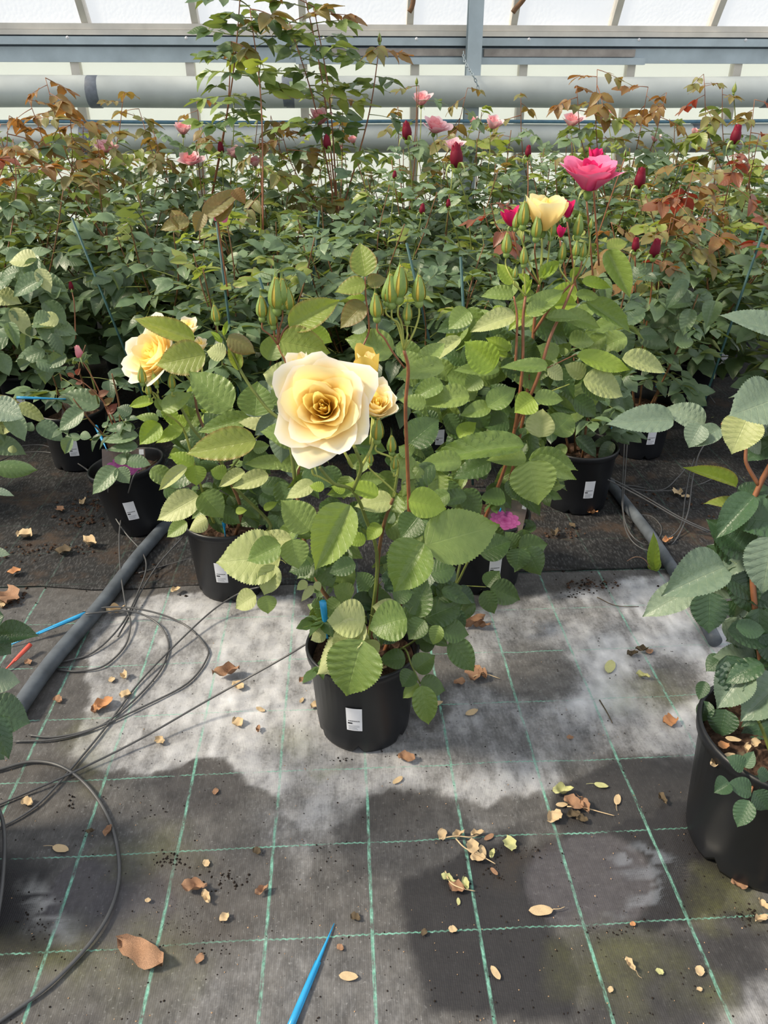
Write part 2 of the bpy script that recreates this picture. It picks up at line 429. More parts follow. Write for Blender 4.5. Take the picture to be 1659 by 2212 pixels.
# ------------------------------------------------------------------ the pot (shared), its label and soil
PR, PB, PH = .142, .118, .262
def pot_mesh():
    prof = [(.001, .004), (PB*.80, .004), (PB*.86, .012), (PB*.93, .010), (PB*.97, .003), (PB, .012), (PB+.004, .05), (PR-.008, PH-.028), (PR-.006, PH-.026),
            (PR-.001, PH-.024), (PR+.001, PH-.006), (PR-.001, PH), (PR-.005, PH), (PR-.008, PH-.006), (PR-.012, PH-.04), (PR-.016, PH-.075)]
    V, Fc = lathe(prof, 48)
    V = np.array(V)
    for i in range(len(V)):                      # drainage notches round the foot
        x, y, z = V[i]; a = math.degrees(math.atan2(y, x)) % 60
        if z < .03 and abs(a-30) < 6 and math.hypot(x, y) > PB*.9: V[i, 2] += .016; V[i, :2] *= .985
    return mesh('pot', V, Fc, M['pot'])
def soil_mesh():
    rs = random.Random(3); V, Fc = [(0, 0, PH-.045)], []
    nr, n = 7, 28
    for i in range(1, nr+1):
        for k in range(n):
            r = (PR-.0145)*i/nr; g = 2*math.pi*k/n
            V.append((r*math.cos(g), r*math.sin(g), PH-.05+rs.uniform(-.006, .008)))
    for k in range(n): Fc.append((0, 1+k, 1+(k+1) % n))
    for i in range(nr-1):
        for k in range(n): k2 = (k+1) % n; Fc.append((1+i*n+k, 1+(i+1)*n+k, 1+(i+1)*n+k2, 1+i*n+k2))
    return mesh('soil', V, Fc, M['soil'], smooth=False)
def label_mesh():
    """white paper label bent round the pot: a printed line, a black mark and fine print (local: facing -Y)"""
    mb = MB(); rs = random.Random(2)
    def patch(a0, a1, z0, z1, off, mi, n=4):
        V, Fc = [], []
        for i in range(n+1):
            for z in (z0, z1):
                r = PB+.004+(PR-.008-PB-.004)*(z-.05)/(PH-.028-.05)+off; g = -math.pi/2+a0+(a1-a0)*i/n
                V.append((r*math.cos(g), r*math.sin(g), z))
        for i in range(n): Fc.append((2*i, 2*i+2, 2*i+3, 2*i+1))
        mb.add(V, Fc, None, mi)
    a, z0, z1 = .155, .085, .160
    patch(-a, a, z0, z1, .0012, 0, 6)
    x = -a+.04
    while x < a-.05:                              # the printed line, too small to read
        w = rs.uniform(.006, .02); patch(x, x+w, .1165, .1195, .0016, 1, 1); x += w+rs.uniform(.004, .012)
    patch(-a+.03, -a+.12, .108, .1125, .0016, 1, 1)
    for k, z in enumerate((.1015, .0975, .0935, .0895)):
        patch(-a+.04, a-rs.uniform(.05, .16), z, z+.0013, .0016, 2, 2)
    return mb.mesh('label', [M['white'], M['ink'], M['greyink']], False)
POT, SOIL, LAB = pot_mesh(), soil_mesh(), label_mesh()
def add_pot(root, lab_deg=None):
    p = link('pot', POT, root); p.rotation_euler.z = R.uniform(0, 6)
    s = link('soil', SOIL, root); s.rotation_euler.z = R.uniform(0, 6)
    if lab_deg is not None:
        o = link('label', LAB, p); o.rotation_euler.z = math.radians(lab_deg)-p.rotation_euler.z; o['label'] = 'white paper label with small print'
    return p

# ------------------------------------------------------------------ plants
class Plant:
    def __init__(s, name, loc, label, group=None, lab_deg=None):
        s.loc = np.array([loc[0], loc[1], 0.]); s.canes = []
        s.root = empty(name, s.loc, label, 'plant', group)
        add_pot(s.root, lab_deg)
    def loc_pts(s, pts): return np.asarray(pts)-s.loc
    def cane(s, pts, r0, r1, mat='cane', n=6, per=5, name='cane'):
        P = spline(pts, per); s.canes.append(P)
        V, Fc, U = tube_geo(P-s.loc, [r0, r1], n); return link(name, mesh(name, V, Fc, M[mat], U), s.root)
    def nearest(s, p):
        best, bd = None, 9
        for c in s.canes:
            d = np.linalg.norm((c-p)*np.array([1, 1, .8])+np.array([0, 0, 0]), axis=1); i = d.argmin()
            if d[i] < bd: bd, best = d[i], c[max(0, i-1)]
        return best, bd
    def leaf_px(s, bx, by, tx, ty, w, Y, mat='green', var=None, f=.62, dY=None, stalk=True):
        """leaflet from base pixel to tip pixel, w pixels wide, its base at distance Y"""
        b = YP(bx, by, Y); k = F/((b-CAM)@fwd)
        t = YP(tx, ty, Y+(dY if dY is not None else -.45*(ty-by)/k))
        d = t-b; L = np.linalg.norm(d); mid = (b+t)/2
        nrm = f*unit(CAM-mid)+(1-f)*np.array([0, 0, 1.]); dd = d/L
        nrm = nrm-dd*(nrm@dd)
        if np.linalg.norm(nrm) < 1e-3: nrm = np.array([0, -.3, 1.])
        nrm = unit(nrm); x = np.cross(dd, nrm)
        px = np.linalg.norm(proj(mid+x*.05)[:2]-proj(mid-x*.05)[:2])/.1
        wd = min(max(w/px*1.16, .3*L), 1.05*L)
        var = R.randrange(8) if var is None else var
        o = link('leaf', hero_leaf(mat, var), s.root, frame(b-s.loc, d, nrm, wd/W0, L, (L+wd)/2))
        if stalk:
            a, dist = s.nearest(b)
            if a is not None and .006 < dist < .3:
                m = (a+b)/2+np.array([0, 0, -.08*dist])+ (b-t)*.12
                V, Fc, U = tube_geo(spline([a, m, b+dd*L*.02], 4), [.0018, .0013], 5)
                pm = mesh('petiole', (np.array(V)-s.loc), Fc, M['peduncle' if mat in ('lime', 'pale', 'olive') else 'cane'], U)
                po = link('petiole', pm, o); po.matrix_parent_inverse = o.matrix_local.inverted()
        return o
    def bud(s, px, py, hpx, Y, col='yel_bud', kind='tight', frm=None, up=(0, 0, 1), stalkmat='peduncle'):
        """bud with its base (hip top) at the pixel; frm = list of pixel points its stalk comes from"""
        b = YP(px, py, Y); k = F/((b-CAM)@fwd); h = hpx*(.9 if kind == 'tight' else 1)/k/math.cos(PITCH*.6)
        m = frame(b-s.loc, np.cross(unit(up), [1, 0, .02]), up, h, h, h)
        o = link('rose_bud', bud_mesh(kind, col), s.root, m)
        u = unit(up)
        if frm is not None:
            pts = [YP(*q) if len(q) == 3 else np.asarray(q) for q in [(x, y, YY) for x, y, YY in frm]] + [b-u*h*.5, b-u*h*.17]
            P = spline(pts, 4); s.canes.append(P[:-2])
            V, Fc, U = tube_geo(P-s.loc, [.0022, .0019], 6); link('stalk', mesh('stalk', V, Fc, M[stalkmat], U), s.root)
        return o
    def bloom(s, centre, axis, Rb, N, openness, seed, mats, name='rose_bloom', hfac=1., nu=10, nv=9, cup=1.):
        """flower with every petal an object of its own"""
        axis = unit(axis); c = np.asarray(centre)-axis*Rb*.35
        m = frame(c-s.loc, np.cross(axis, [1, .1, .02]), axis, 1, 1, 1)
        mb = MB(); r = Rb*.16
        V, Fc = lathe([(r*.25, -r*2.6), (r*.8, -r*2.1), (r, -r*1.2), (r*.8, -r*.3), (r*1.3, 0), (r*.3, r*.3)], 12); mb.add(V, Fc)
        for i in range(5): S = sepal_geo(Rb*.7, Rb*.1, r, (70, 125), i*1.2566); mb.add(S[0], S[1], S[2])
        o = link(name, mb.mesh('calyx', [M['sepal']]), s.root, m)
        for V, Fc, U, t in bloom_petals(Rb, N, openness, seed, nu, nv, hfac, cup):
            mt = mats[0] if t < .34 else mats[1] if t < .66 else mats[2]
            link('petal', mesh('petal', V, Fc, mt, U), o)
        return o, c-axis*r*2.5

def fill_px(p, cx, cy, rx, ry, n, Y0, Y1, mats, size, seed, down=.3):
    """inner leaves of a bush: n leaflets spread through a volume seen inside the ellipse"""
    rs = random.Random(seed)
    for i in range(n):
        a = rs.uniform(0, 6.283); r = rs.random()**.5; x, y = cx+rx*r*math.cos(a), cy+ry*r*math.sin(a)
        g = rs.uniform(0, 6.283); s = rs.uniform(*size); dx, dy = math.cos(g)*s, (math.sin(g)*.6+down)*s
        p.leaf_px(x-dx*.5, y-dy*.5, x+dx*.5, y+dy*.5, s*rs.uniform(.38, .6), rs.uniform(Y0, Y1), rs.choice(mats), None, rs.uniform(.45, .8))
LEAFN = [0]
def place_leaf(root, pos, d, nrm, L, mat, var=None, sx=1.):
    LEAFN[0] += 1
    return link('leaf', comp_leaf(mat, R.randrange(6) if var is None else var), root, frame(pos, d, nrm, L*sx, L, L))
def grow(p, n, h, seed, mats=('field', 'shade'), spread=.16, leafL=(.15, .21), step=.05, z0=.34, top=None, topfrac=.82, canemat='canebrown'):
    """fills plant p with n canes of height about h and their leaves"""
    rs = random.Random(seed); X, Yy = p.loc[:2]
    for c in range(n):
        a = 2*math.pi*(c+rs.uniform(-.3, .3))/n; hh = h*rs.uniform(.78, 1.04); sp = spread*rs.uniform(.5, 1.25)
        b = np.array([X+.04*math.cos(a), Yy+.04*math.sin(a), PH-.06])
        e = np.array([X+sp*math.cos(a), Yy+sp*math.sin(a), hh])
        m1 = b*.62+e*.38+np.array([rs.uniform(-.03, .03), rs.uniform(-.03, .03), .02]); m2 = b*.28+e*.72+np.array([rs.uniform(-.02, .02), rs.uniform(-.02, .02), .0])
        p.cane([b, m1, m2, e], .0052, .0026, canemat, 5, 4)
        P = p.canes[-1]; cum = np.r_[0, np.cumsum(np.linalg.norm(np.diff(P, axis=0), axis=1))]
        s = (z0-PH+.06)*rs.uniform(.7, 1.2); g = rs.uniform(0, 6)
        while s < cum[-1]-.004:
            q = np.array([np.interp(s, cum, P[:, k]) for k in range(3)]); fr = s/cum[-1]
            g += 2.39996+rs.uniform(-.35, .35)
            L = rs.uniform(*leafL)*(1.05-.45*max(0, fr-.55)/.45)*(1 if fr < .9 else .8)
            out = np.array([math.cos(g), math.sin(g), rs.uniform(-.15, .55)+(.35 if fr > .85 else 0)])
            mt = rs.choice(mats)
            if top and fr > topfrac: mt = rs.choice(top)
            place_leaf(p.root, q-p.loc, out, np.array([rs.uniform(-.35, .35), rs.uniform(-.5, .2), 1.]), L, mt)
            s += step*rs.uniform(.75, 1.3)
def shoot(p, px, py, Y, frm_h, mats=('bronze',), n=7, L=.12, canemat='canered', droop=.3, spread=1.):
    """a long shoot of plant p whose top is seen at the pixel"""
    e = YP(px, py, Y); b = np.array([p.loc[0]+R.uniform(-.03, .03), p.loc[1]+R.uniform(-.03, .03), frm_h])
    m = b*.45+e*.55; m[:2] += (e-b)[:2]*.2; 
    p.cane([b, m, e], .004, .0018, canemat, 5, 5); P = p.canes[-1]
    cum = np.r_[0, np.cumsum(np.linalg.norm(np.diff(P, axis=0), axis=1))]; T = cum[-1]; g = R.uniform(0, 6)
    for i in range(n):
        fr = 1-(i/n)**1.1*min(.75, .5/T if T > .7 else .75); s = T*fr
        q = np.array([np.interp(s, cum, P[:, k]) for k in range(3)]); g += 2.4+R.uniform(-.3, .3)
        out = np.array([math.cos(g), math.sin(g), R.uniform(-.1, .6)-droop*1.5])
        mt = R.choice(mats) if i < n*.42 else R.choice(('field', 'copper', 'field', 'olive'))
        place_leaf(p.root, q-p.loc, out, np.array([.3*math.cos(g), .3*math.sin(g)-.2, 1.]), L*R.uniform(.7, 1.1)*(.7 if i < 2 else 1), mt)
    return e
#SECTIONS

# ================================================================== STRUCTURE
# ---- ground: woven sheets with a printed grid of threads, chalky deposits, wet and mossy stains
def vnoise(x, y, seed, sc_):
    g = np.random.default_rng(seed).random((256, 256)); x = x*sc_; y = y*sc_
    xi = np.floor(x).astype(int); yi = np.floor(y).astype(int); fx = x-xi; fy = y-yi
    fx = fx*fx*(3-2*fx); fy = fy*fy*(3-2*fy)
    a = g[xi & 255, yi & 255]; b = g[(xi+1) & 255, yi & 255]; c = g[xi & 255, (yi+1) & 255]; d = g[(xi+1) & 255, (yi+1) & 255]
    return a*(1-fx)*(1-fy)+b*fx*(1-fy)+c*(1-fx)*fy+d*fx*fy
def fbm(x, y, seed, sc_, o=4): return sum(vnoise(x, y, seed+i, sc_*2**i)*.5**i for i in range(o))/sum(.5**i for i in range(o))
_w = {}
def poly_mask(X, Y_, px, soft, warp, seed):
    """soft mask of a stain whose outline on the ground is given by photo pixels"""
    xw = X+(fbm(X, Y_, seed, 16)-.5)*warp; yw = Y_+(fbm(X, Y_, seed+9, 16)-.5)*warp+(fbm(X, Y_*.3, seed+5, 60, 2)-.5)*min(.02, warp*.5)
    P = np.array([G(*q)[:2] for q in px]); inside = np.zeros(X.shape, bool); dist = np.full(X.shape, 9.)
    for i in range(len(P)):
        (x1, y1), (x2, y2) = P[i], P[(i+1) % len(P)]
        c = ((y1 > yw) != (y2 > yw)) & (xw < (x2-x1)*(yw-y1)/(y2-y1+1e-12)+x1); inside ^= c
        t = np.clip(((xw-x1)*(x2-x1)+(yw-y1)*(y2-y1))/((x2-x1)**2+(y2-y1)**2+1e-12), 0, 1)
        dist = np.minimum(dist, np.hypot(xw-x1-t*(x2-x1), yw-y1-t*(y2-y1)))
    s = np.where(inside, dist, -dist); return np.clip(.5+s/soft, 0, 1)
def ell(cx, cy, rx, ry, n=20): return [(cx+rx*math.cos(2*math.pi*i/n), cy+ry*math.sin(2*math.pi*i/n)) for i in range(n)]
STEP = .0085
gx, gy = np.meshgrid(np.arange(-2.5, 2.5, STEP), np.arange(.55, 2.262, STEP), indexing='ij')
S = gx.shape
pm = lambda p, soft=.02, warp=.05, seed=1: poly_mask(gx, gy, p, soft, warp, seed)
big = fbm(gx, gy, 50, 5, 5); fine = fbm(gx*1.0, gy*.35, 70, 45, 3); med = fbm(gx, gy, 90, 14, 4)
chalkR = pm([(1000,1330),(1170,1280),(1230,1275),(1300,1262),(1460,1240),(1560,1330),(1600,1500),(1560,1640),(1440,1640),(1350,1625),(1290,1655),(1215,1655),(1195,1700),(1000,1720),(940,1600),(1000,1450)], .03, .07, 1)
chalkL = pm([(195,1310),(370,1280),(640,1290),(700,1400),(960,1600),(1200,1640),(1190,1700),(1060,1740),(850,1690),(800,1720),(740,1780),(640,1800),(600,1720),(520,1690),(500,1640),(420,1640),(320,1680),(200,1660),(150,1640),(170,1560),(200,1480),(190,1400)], .014, .06, 2)
chalk = np.clip(chalkR*(.62+.75*(big-.38)*1.6)+(1-chalkR)*chalkL*(.58+.9*(big-.42)), 0, 1)
for p, a, sf in [(ell(1165,1470,105,52), .85, .06), (ell(1465,1475,70,50), .8, .05), (ell(1300,1430,50,90), -.25, .1), (ell(1180,1590,140,50), .35, .1), (ell(1060,1620,110,50), .5, .08), (ell(1130,1420,80,30), .4, .06)]:
    mk = pm(p, sf, .06, 5); chalk = chalk*(1-mk*a) if a > 0 else np.clip(chalk-mk*a, 0, 1)
chalk = np.maximum(chalk, .55*pm([(1540,2212),(1590,2165),(1659,2115),(1720,2100),(1720,2300),(1500,2300)], .04, .06, 8))
chalk = np.maximum(chalk, .16*pm([(380,2110),(560,2020),(760,2040),(900,2100),(940,2300),(300,2300)], .1, .08, 11))
chalk = np.maximum(chalk, .30*pm([(560,1760),(640,1690),(760,1790),(640,1880)], .08, .1, 12)*med*1.6)
chalk = np.maximum(chalk, .22*pm([(840,1760),(1000,1740),(1090,1780),(1000,1860),(860,1880),(760,1850)], .08, .1, 13)*(.4+med))
chalk *= np.clip(.55+.9*(fine-.25), .25, 1.25)*np.clip(.6+.8*(med-.2), .3, 1.2)
wet = np.zeros(S)
for p, a, sf, sd_ in [([(1130,1870),(1180,1810),(1290,1790),(1540,1700),(1600,1800),(1560,1980),(1380,2010),(1250,2005),(1150,1960)], .8, .02, 20),
                 ([(860,1900),(980,1840),(1120,1800),(1180,1990),(1260,2080),(1240,2212),(930,2180),(880,2060)], .8, .03, 21),
                 ([(1200,1690),(1290,1655),(1450,1625),(1560,1650),(1560,1800),(1200,1800),(1180,1740)], .62, .012, 22),
                 ([(800,1720),(870,1690),(930,1720),(1050,1790),(1180,1760),(1000,1850),(860,1900),(760,1880),(700,1790)], .5, .02, 26),
                 ([(-60,1830),(120,1880),(60,2010),(140,2040),(180,2075),(-100,2100)], .9, .03, 23),
                 ([(1480,1870),(1560,1850),(1620,1960),(1659,2000),(1500,2000),(1370,2000),(1400,1960)], .6, .03, 24), ([(1240,2020),(1560,1990),(1659,2010),(1659,2120),(1560,2180),(1500,2260),(1230,2260)], .6, .05, 27)]:
    wet = np.maximum(wet, a*pm(p, sf, .05, sd_))
shine = np.maximum(pm([(1340,1830),(1500,1840),(1490,1880),(1480,1960),(1380,1980),(1330,2005),(1345,1960),(1400,1920),(1330,1860)], .03, .08, 30), .9*pm([(60,1890),(130,1960),(160,2040),(70,2000),(40,1930)], .04, .08, 31))
rip = fbm(gx*.35, gy, 77, 60, 3); shine *= np.clip((rip-.42)*11, 0, 1)
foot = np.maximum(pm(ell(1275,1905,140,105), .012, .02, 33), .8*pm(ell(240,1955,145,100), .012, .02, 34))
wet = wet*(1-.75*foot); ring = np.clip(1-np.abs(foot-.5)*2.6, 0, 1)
dk = np.zeros(S)
for p, a, sf in [(ell(430,1700,100,60), .6, .02), ([(-20,1430),(120,1400),(210,1480),(190,1560),(60,1600),(-30,1560)], .35, .04), (ell(500,1920,110,90), .25, .08), ([(405,1150),(640,1250),(600,1300),(400,1285)], .3, .05)]:
    dk = np.maximum(dk, a*pm(p, sf, .05, 40))
moss = np.zeros(S)
for p, a, sf in [(ell(1400,1500,90,40), .5, .1), (ell(1320,2070,110,60), .45, .12), (ell(1530,2150,60,40), .5, .07), (ell(180,2080,240,60), .35, .12), (ell(1560,1930,60,60), .5, .06), (ell(640,1600,50,30), .35, .07),
                 (ell(330,1840,90,40), .4, .08), (ell(200,1580,60,30), .3, .07), (ell(190,1650,40,50), .3, .06), (ell(700,1660,30,12), .35, .03)]:
    moss = np.maximum(moss, a*pm(p, sf, .1, 44)*np.clip(.3+1.6*(med-.25), 0, 1))
mud = np.zeros(S)
for p, a, sf in [(ell(380,1880,60,40), .6, .08), (ell(450,2010,90,50), .45, .1), ([(1040,1900),(1170,1800),(1250,1770),(1150,1830),(1110,1900)], .6, .05), (ell(1260,1265,80,18), .7, .05), ([(0,1130),(380,1130),(380,1290),(0,1290)], .35, .08), (ell(100,1700,120,80), .3, .1)]:
    mud = np.maximum(mud, a*pm(p, sf, .1, 47)*np.clip(.2+1.7*(med-.2), 0, 1))
gz = (med-.5)*.004 + (big-.5)*.004 - foot*.003
nx, ny = S
idx = np.arange(nx*ny).reshape(nx, ny)
Fq = np.stack([idx[:-1, :-1], idx[1:, :-1], idx[1:, 1:], idx[:-1, 1:]], -1).reshape(-1, 4)
me = bpy.data.meshes.new('ground_sheet')
Vg = np.stack([gx, gy, gz], -1).reshape(-1, 3)
me.vertices.add(len(Vg)); me.vertices.foreach_set('co', Vg.astype(np.float32).ravel())
me.loops.add(Fq.size); me.loops.foreach_set('vertex_index', Fq.astype(np.int32).ravel())
me.polygons.add(len(Fq)); me.polygons.foreach_set('loop_start', np.arange(0, Fq.size, 4, dtype=np.int32)); me.polygons.foreach_set('loop_total', np.full(len(Fq), 4, dtype=np.int32))
me.polygons.foreach_set('use_smooth', np.ones(len(Fq), dtype=bool)); me.update(calc_edges=True)
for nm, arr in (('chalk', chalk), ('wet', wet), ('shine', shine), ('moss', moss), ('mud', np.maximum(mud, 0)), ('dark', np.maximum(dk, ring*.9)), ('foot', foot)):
    a = me.attributes.new(nm, 'FLOAT', 'POINT'); a.data.foreach_set('value', arr.astype(np.float32).ravel())

def mat_ground(name, near):
    t = NT(name); co = t.n('ShaderNodeNewGeometry').outputs['Position']
    sp = t.n('ShaderNodeSeparateXYZ'); t.l(co, sp.inputs[0]); X, Y_ = sp.outputs[0], sp.outputs[1]
    def at(n): return t.n('ShaderNodeAttribute', attribute_name=n).outputs['Fac']
    mp = t.n('ShaderNodeMapping'); t.l(co, mp.inputs[0]); mp.inputs[3].default_value = (1, .28, 1)
    mq = t.n('ShaderNodeMapping'); t.l(co, mq.inputs[0]); mq.inputs[3].default_value = (.3, 1, 1)
    streak = t.noise(mp.outputs[0], 160., 3., .6); streak2 = t.noise(mq.outputs[0], 130., 3., .6); n1 = t.noise(co, 22., 5., .65); n2 = t.noise(co, 140., 3., .6)
    # weave: fine ribs along the sheet
    rib = t.math('SINE', t.math('MULTIPLY', X, 2*math.pi/.0042)); rib2 = t.math('SINE', t.math('MULTIPLY', Y_, 2*math.pi/.0030))
    weave = t.math('MULTIPLY', t.math('ADD', rib, t.math('MULTIPLY', rib2, .6)), .3)
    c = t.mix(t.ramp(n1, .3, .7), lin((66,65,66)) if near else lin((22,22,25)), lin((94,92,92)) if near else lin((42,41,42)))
    c = t.mix(t.math('MULTIPLY', t.ramp(t.math('ADD', streak, t.math('MULTIPLY', weave, .12)), .5, .72), .35), c, lin((120,120,122)))
    if near: c = t.mix(t.math('MULTIPLY', t.ramp(n2, .62, .74), .5), c, lin((150,150,152)))
    # grid of threads
    def line(q, period, off, half):
        d = t.math('ABSOLUTE', t.math('SUBTRACT', t.math('FRACT', t.math('DIVIDE', t.math('SUBTRACT', q, off), period)), .5))
        return t.math('SUBTRACT', 1., t.math('DIVIDE', t.math('SUBTRACT', .5, d), half/period), clamp=True)
    Yw = t.math('ADD', Y_, t.math('MULTIPLY', t.math('SUBTRACT', t.noise(co, 2.2, 2.), .5), .018))
    Xw = t.math('ADD', X, t.math('MULTIPLY', t.math('SUBTRACT', t.noise(co, 1.7, 2.), .5), .012))
    Yz = t.math('ADD', Yw, t.math('MULTIPLY', t.math('SINE', t.math('MULTIPLY', X, 2*math.pi/.013)), .0009))
    lx = t.math('MULTIPLY', t.ramp(line(Xw, .2105, .029-.2105*.0, .0044), .05, .5), t.ramp(t.noise(mp.outputs[0], 75., 4., .8), .38, .6))
    ly = t.math('MULTIPLY', t.ramp(line(Yz, .2155, 1.376, .0022), .05, .5), t.ramp(t.noise(mq.outputs[0], 60., 4., .8), .38, .6))
    ln = t.math('MAXIMUM', lx, ly)
    teal = t.mix(t.ramp(n2, .3, .7), lin((84,146,128)), lin((140,196,180)))
    if near:
        ch = at('chalk'); wet = at('wet'); mud = at('mud'); moss = at('moss'); dk = at('dark'); sh = at('shine')
        wob = t.math('MULTIPLY', t.math('ADD', t.math('MULTIPLY', streak, 1.), t.math('ADD', streak2, n2)), .42)
        mot = t.math('ADD', t.math('MULTIPLY', t.noise(co, 34., 5., .7), .8), t.math('MULTIPLY', t.math('ADD', streak, n2), .5))
        cf = t.math('MULTIPLY', ch, t.math('MULTIPLY', t.math('SUBTRACT', t.math('ADD', mot, t.math('MULTIPLY', ch, .5)), .62), 1.9, clamp=True), clamp=True)
        c = t.mix(cf, c, t.mix(t.ramp(n1, .35, .65), lin((188,189,196)), lin((214,214,218))))
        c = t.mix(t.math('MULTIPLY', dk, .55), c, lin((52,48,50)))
        c = t.mix(t.math('MULTIPLY', wet, 1.1, clamp=True), c, lin((34,33,37)))
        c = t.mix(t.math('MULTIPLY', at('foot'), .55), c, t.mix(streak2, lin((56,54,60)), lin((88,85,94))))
        c = t.mix(t.math('MULTIPLY', moss, t.math('ADD', .2, n2), clamp=True), c, lin((120,122,66)))
        lf = t.math('MULTIPLY', ln, t.math('SUBTRACT', .85, t.math('ADD', t.math('MULTIPLY', mud, .9), t.math('MULTIPLY', cf, .35))), clamp=True)
        c = t.mix(lf, c, teal)
        c = t.mix(t.math('MULTIPLY', mud, t.math('ADD', .35, n2), clamp=True), c, lin((62,54,47)))
        rough = t.math('SUBTRACT', t.math('SUBTRACT', .78, t.math('MULTIPLY', wet, .3)), t.math('MULTIPLY', sh, .62), clamp=True)
        spec = t.math('ADD', .22, t.math('ADD', t.math('MULTIPLY', wet, .15), t.math('MULTIPLY', sh, .5)))
        bh = t.math('ADD', t.math('MULTIPLY', weave, .25), t.math('ADD', t.math('MULTIPLY', n2, .6), t.math('MULTIPLY', streak2, .5)))
    else:
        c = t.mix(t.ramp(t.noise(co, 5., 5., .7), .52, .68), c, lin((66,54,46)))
        c = t.mix(t.math('MULTIPLY', ln, .09), c, teal)
        rough, spec = .7, .3
        bh = t.math('ADD', t.math('MULTIPLY', streak2, 1.4), n2)
    nm = t.bump(bh, .45, .0025); b0 = t.bsdf(c, rough, spec, 0., nm)
    if near:                                    # standing water film
        gl = t.n('ShaderNodeBsdfGlossy'); gl.inputs['Roughness'].default_value = .16; t.l(t.bump(streak2, .25, .002), gl.inputs['Normal'])
        mx = t.n('ShaderNodeMixShader'); t.put(mx.inputs[0], t.math('MULTIPLY', sh, .16)); t.l(b0, mx.inputs[1]); t.l(gl.outputs[0], mx.inputs[2]); b0 = mx.outputs[0]
    return t.end(b0)
me.materials.append(mat_ground('woven_ground_cover', True))
structure('ground_sheet', me)
# the sheet that continues to the back laps over the first one
V, Fc = [], []; rs = random.Random(4)
nx2, ny2 = 60, 60
ys = [2.225+(7.35-2.225)*(j/ny2)**1.5 for j in range(ny2+1)]
for i in range(nx2+1):
    for j in range(ny2+1):
        x = -5.2+10.4*i/nx2
        e = ys[j]+(.02*math.sin(x*3.1)+.012*math.sin(x*11+1) if j == 0 else 0)
        V.append((x, e+(.03 if j == 0 and x > .3 else 0), .005+(rs.uniform(-.003, .003) if j else -.001)))
for i in range(nx2):
    for j in range(ny2): a = i*(ny2+1)+j; Fc.append((a, a+ny2+1, a+ny2+2, a+1))
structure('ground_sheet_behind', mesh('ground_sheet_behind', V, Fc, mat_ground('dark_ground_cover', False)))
structure('floor', MB().box((-5.4, -1.2, -.06), (5.4, 7.5, -.008)).mesh('floor', M['crumb'], False))

# ---- the glazed back wall
WY = 7.0
ZZ = lambda y, Y=WY: float(YP(830, y, Y)[2])
XX = lambda x, y, Y=WY: float(YP(x, y, Y)[0])
XL, XR = -5.0, 5.2
def beam(name, y0, y1, yc, depth, m, x0=XL, x1=XR, bolts=None):
    mb = MB().box((x0, yc-depth/2, ZZ(y1, yc)), (x1, yc+depth/2, ZZ(y0, yc)))
    return structure(name, mb.mesh(name, M[m], False))
zt = ZZ(56)
beam('trim_1', 55, 68, WY, .16, 'alu'); beam('trim_2', 68, 79, WY-.03, .12, 'alu')
t3 = beam('trim_3', 82, 99, WY-.06, .10, 'steel')
mbt = MB().box((XL, WY-.06, ZZ(104)), (XR, WY+.02, ZZ(79))); structure('trim_4', mbt.mesh('trim_4', M['darkgap'], False))
beam('trim_5', 102, 136, WY-.03, .05, 'steel')
xs0, xs1 = XX(1042, 112), XX(1365, 112)
beam('trim_6', 105, 122, WY-.065, .04, 'woodstrip', xs0, xs1); beam('trim_7', 105, 121, WY-.065, .04, 'woodstrip', XX(690, 112), XX(1008, 112))
beam('trim_8', 124, 139, WY-.075, .05, 'steel', XX(640, 130), XX(1385, 130))
cx = XX(1022, 80, WY-.14)
for k, px in enumerate((156, 408, 700, 897, 1136, 1370, 1597)):       # bolt heads on the steel rail
    x = XX(px, 88); V, Fc = lathe([(.002, .012), (.008, .01), (.012, 0)], 8); V = [(x+a, WY-.11-c, ZZ(86)+b) for a, b, c in V]
    b = link('bolt', mesh('bolt', V, Fc, M['white'])); b.parent = t3
up_ = np.array([0, -math.cos(math.radians(57)), math.sin(math.radians(57))])
def glazing_bar(p0, p1, w, d):
    p0, p1 = np.array(p0), np.array(p1); a = unit(p1-p0); x = np.array([1., 0, 0]); n = np.cross(x, a)
    V = [p+x*sx*w/2+n*sn*d/2 for p in (p0, p1) for sx, sn in ((-1, -1), (1, -1), (1, 1), (-1, 1))]
    return V, [(0,3,2,1),(4,5,6,7),(0,1,5,4),(1,2,6,5),(2,3,7,6),(3,0,4,7)]
top = [XX(p, 57) for p in (-275, -42, 190, 425, 655, 884, 1106, 1321, 1534, 1745, 1955)]
low = [XX(p, 150) for p in (-332, -85, 165, 412, 655, 896, 1129, 1361, 1590, 1815, 2040)]
wn = 0
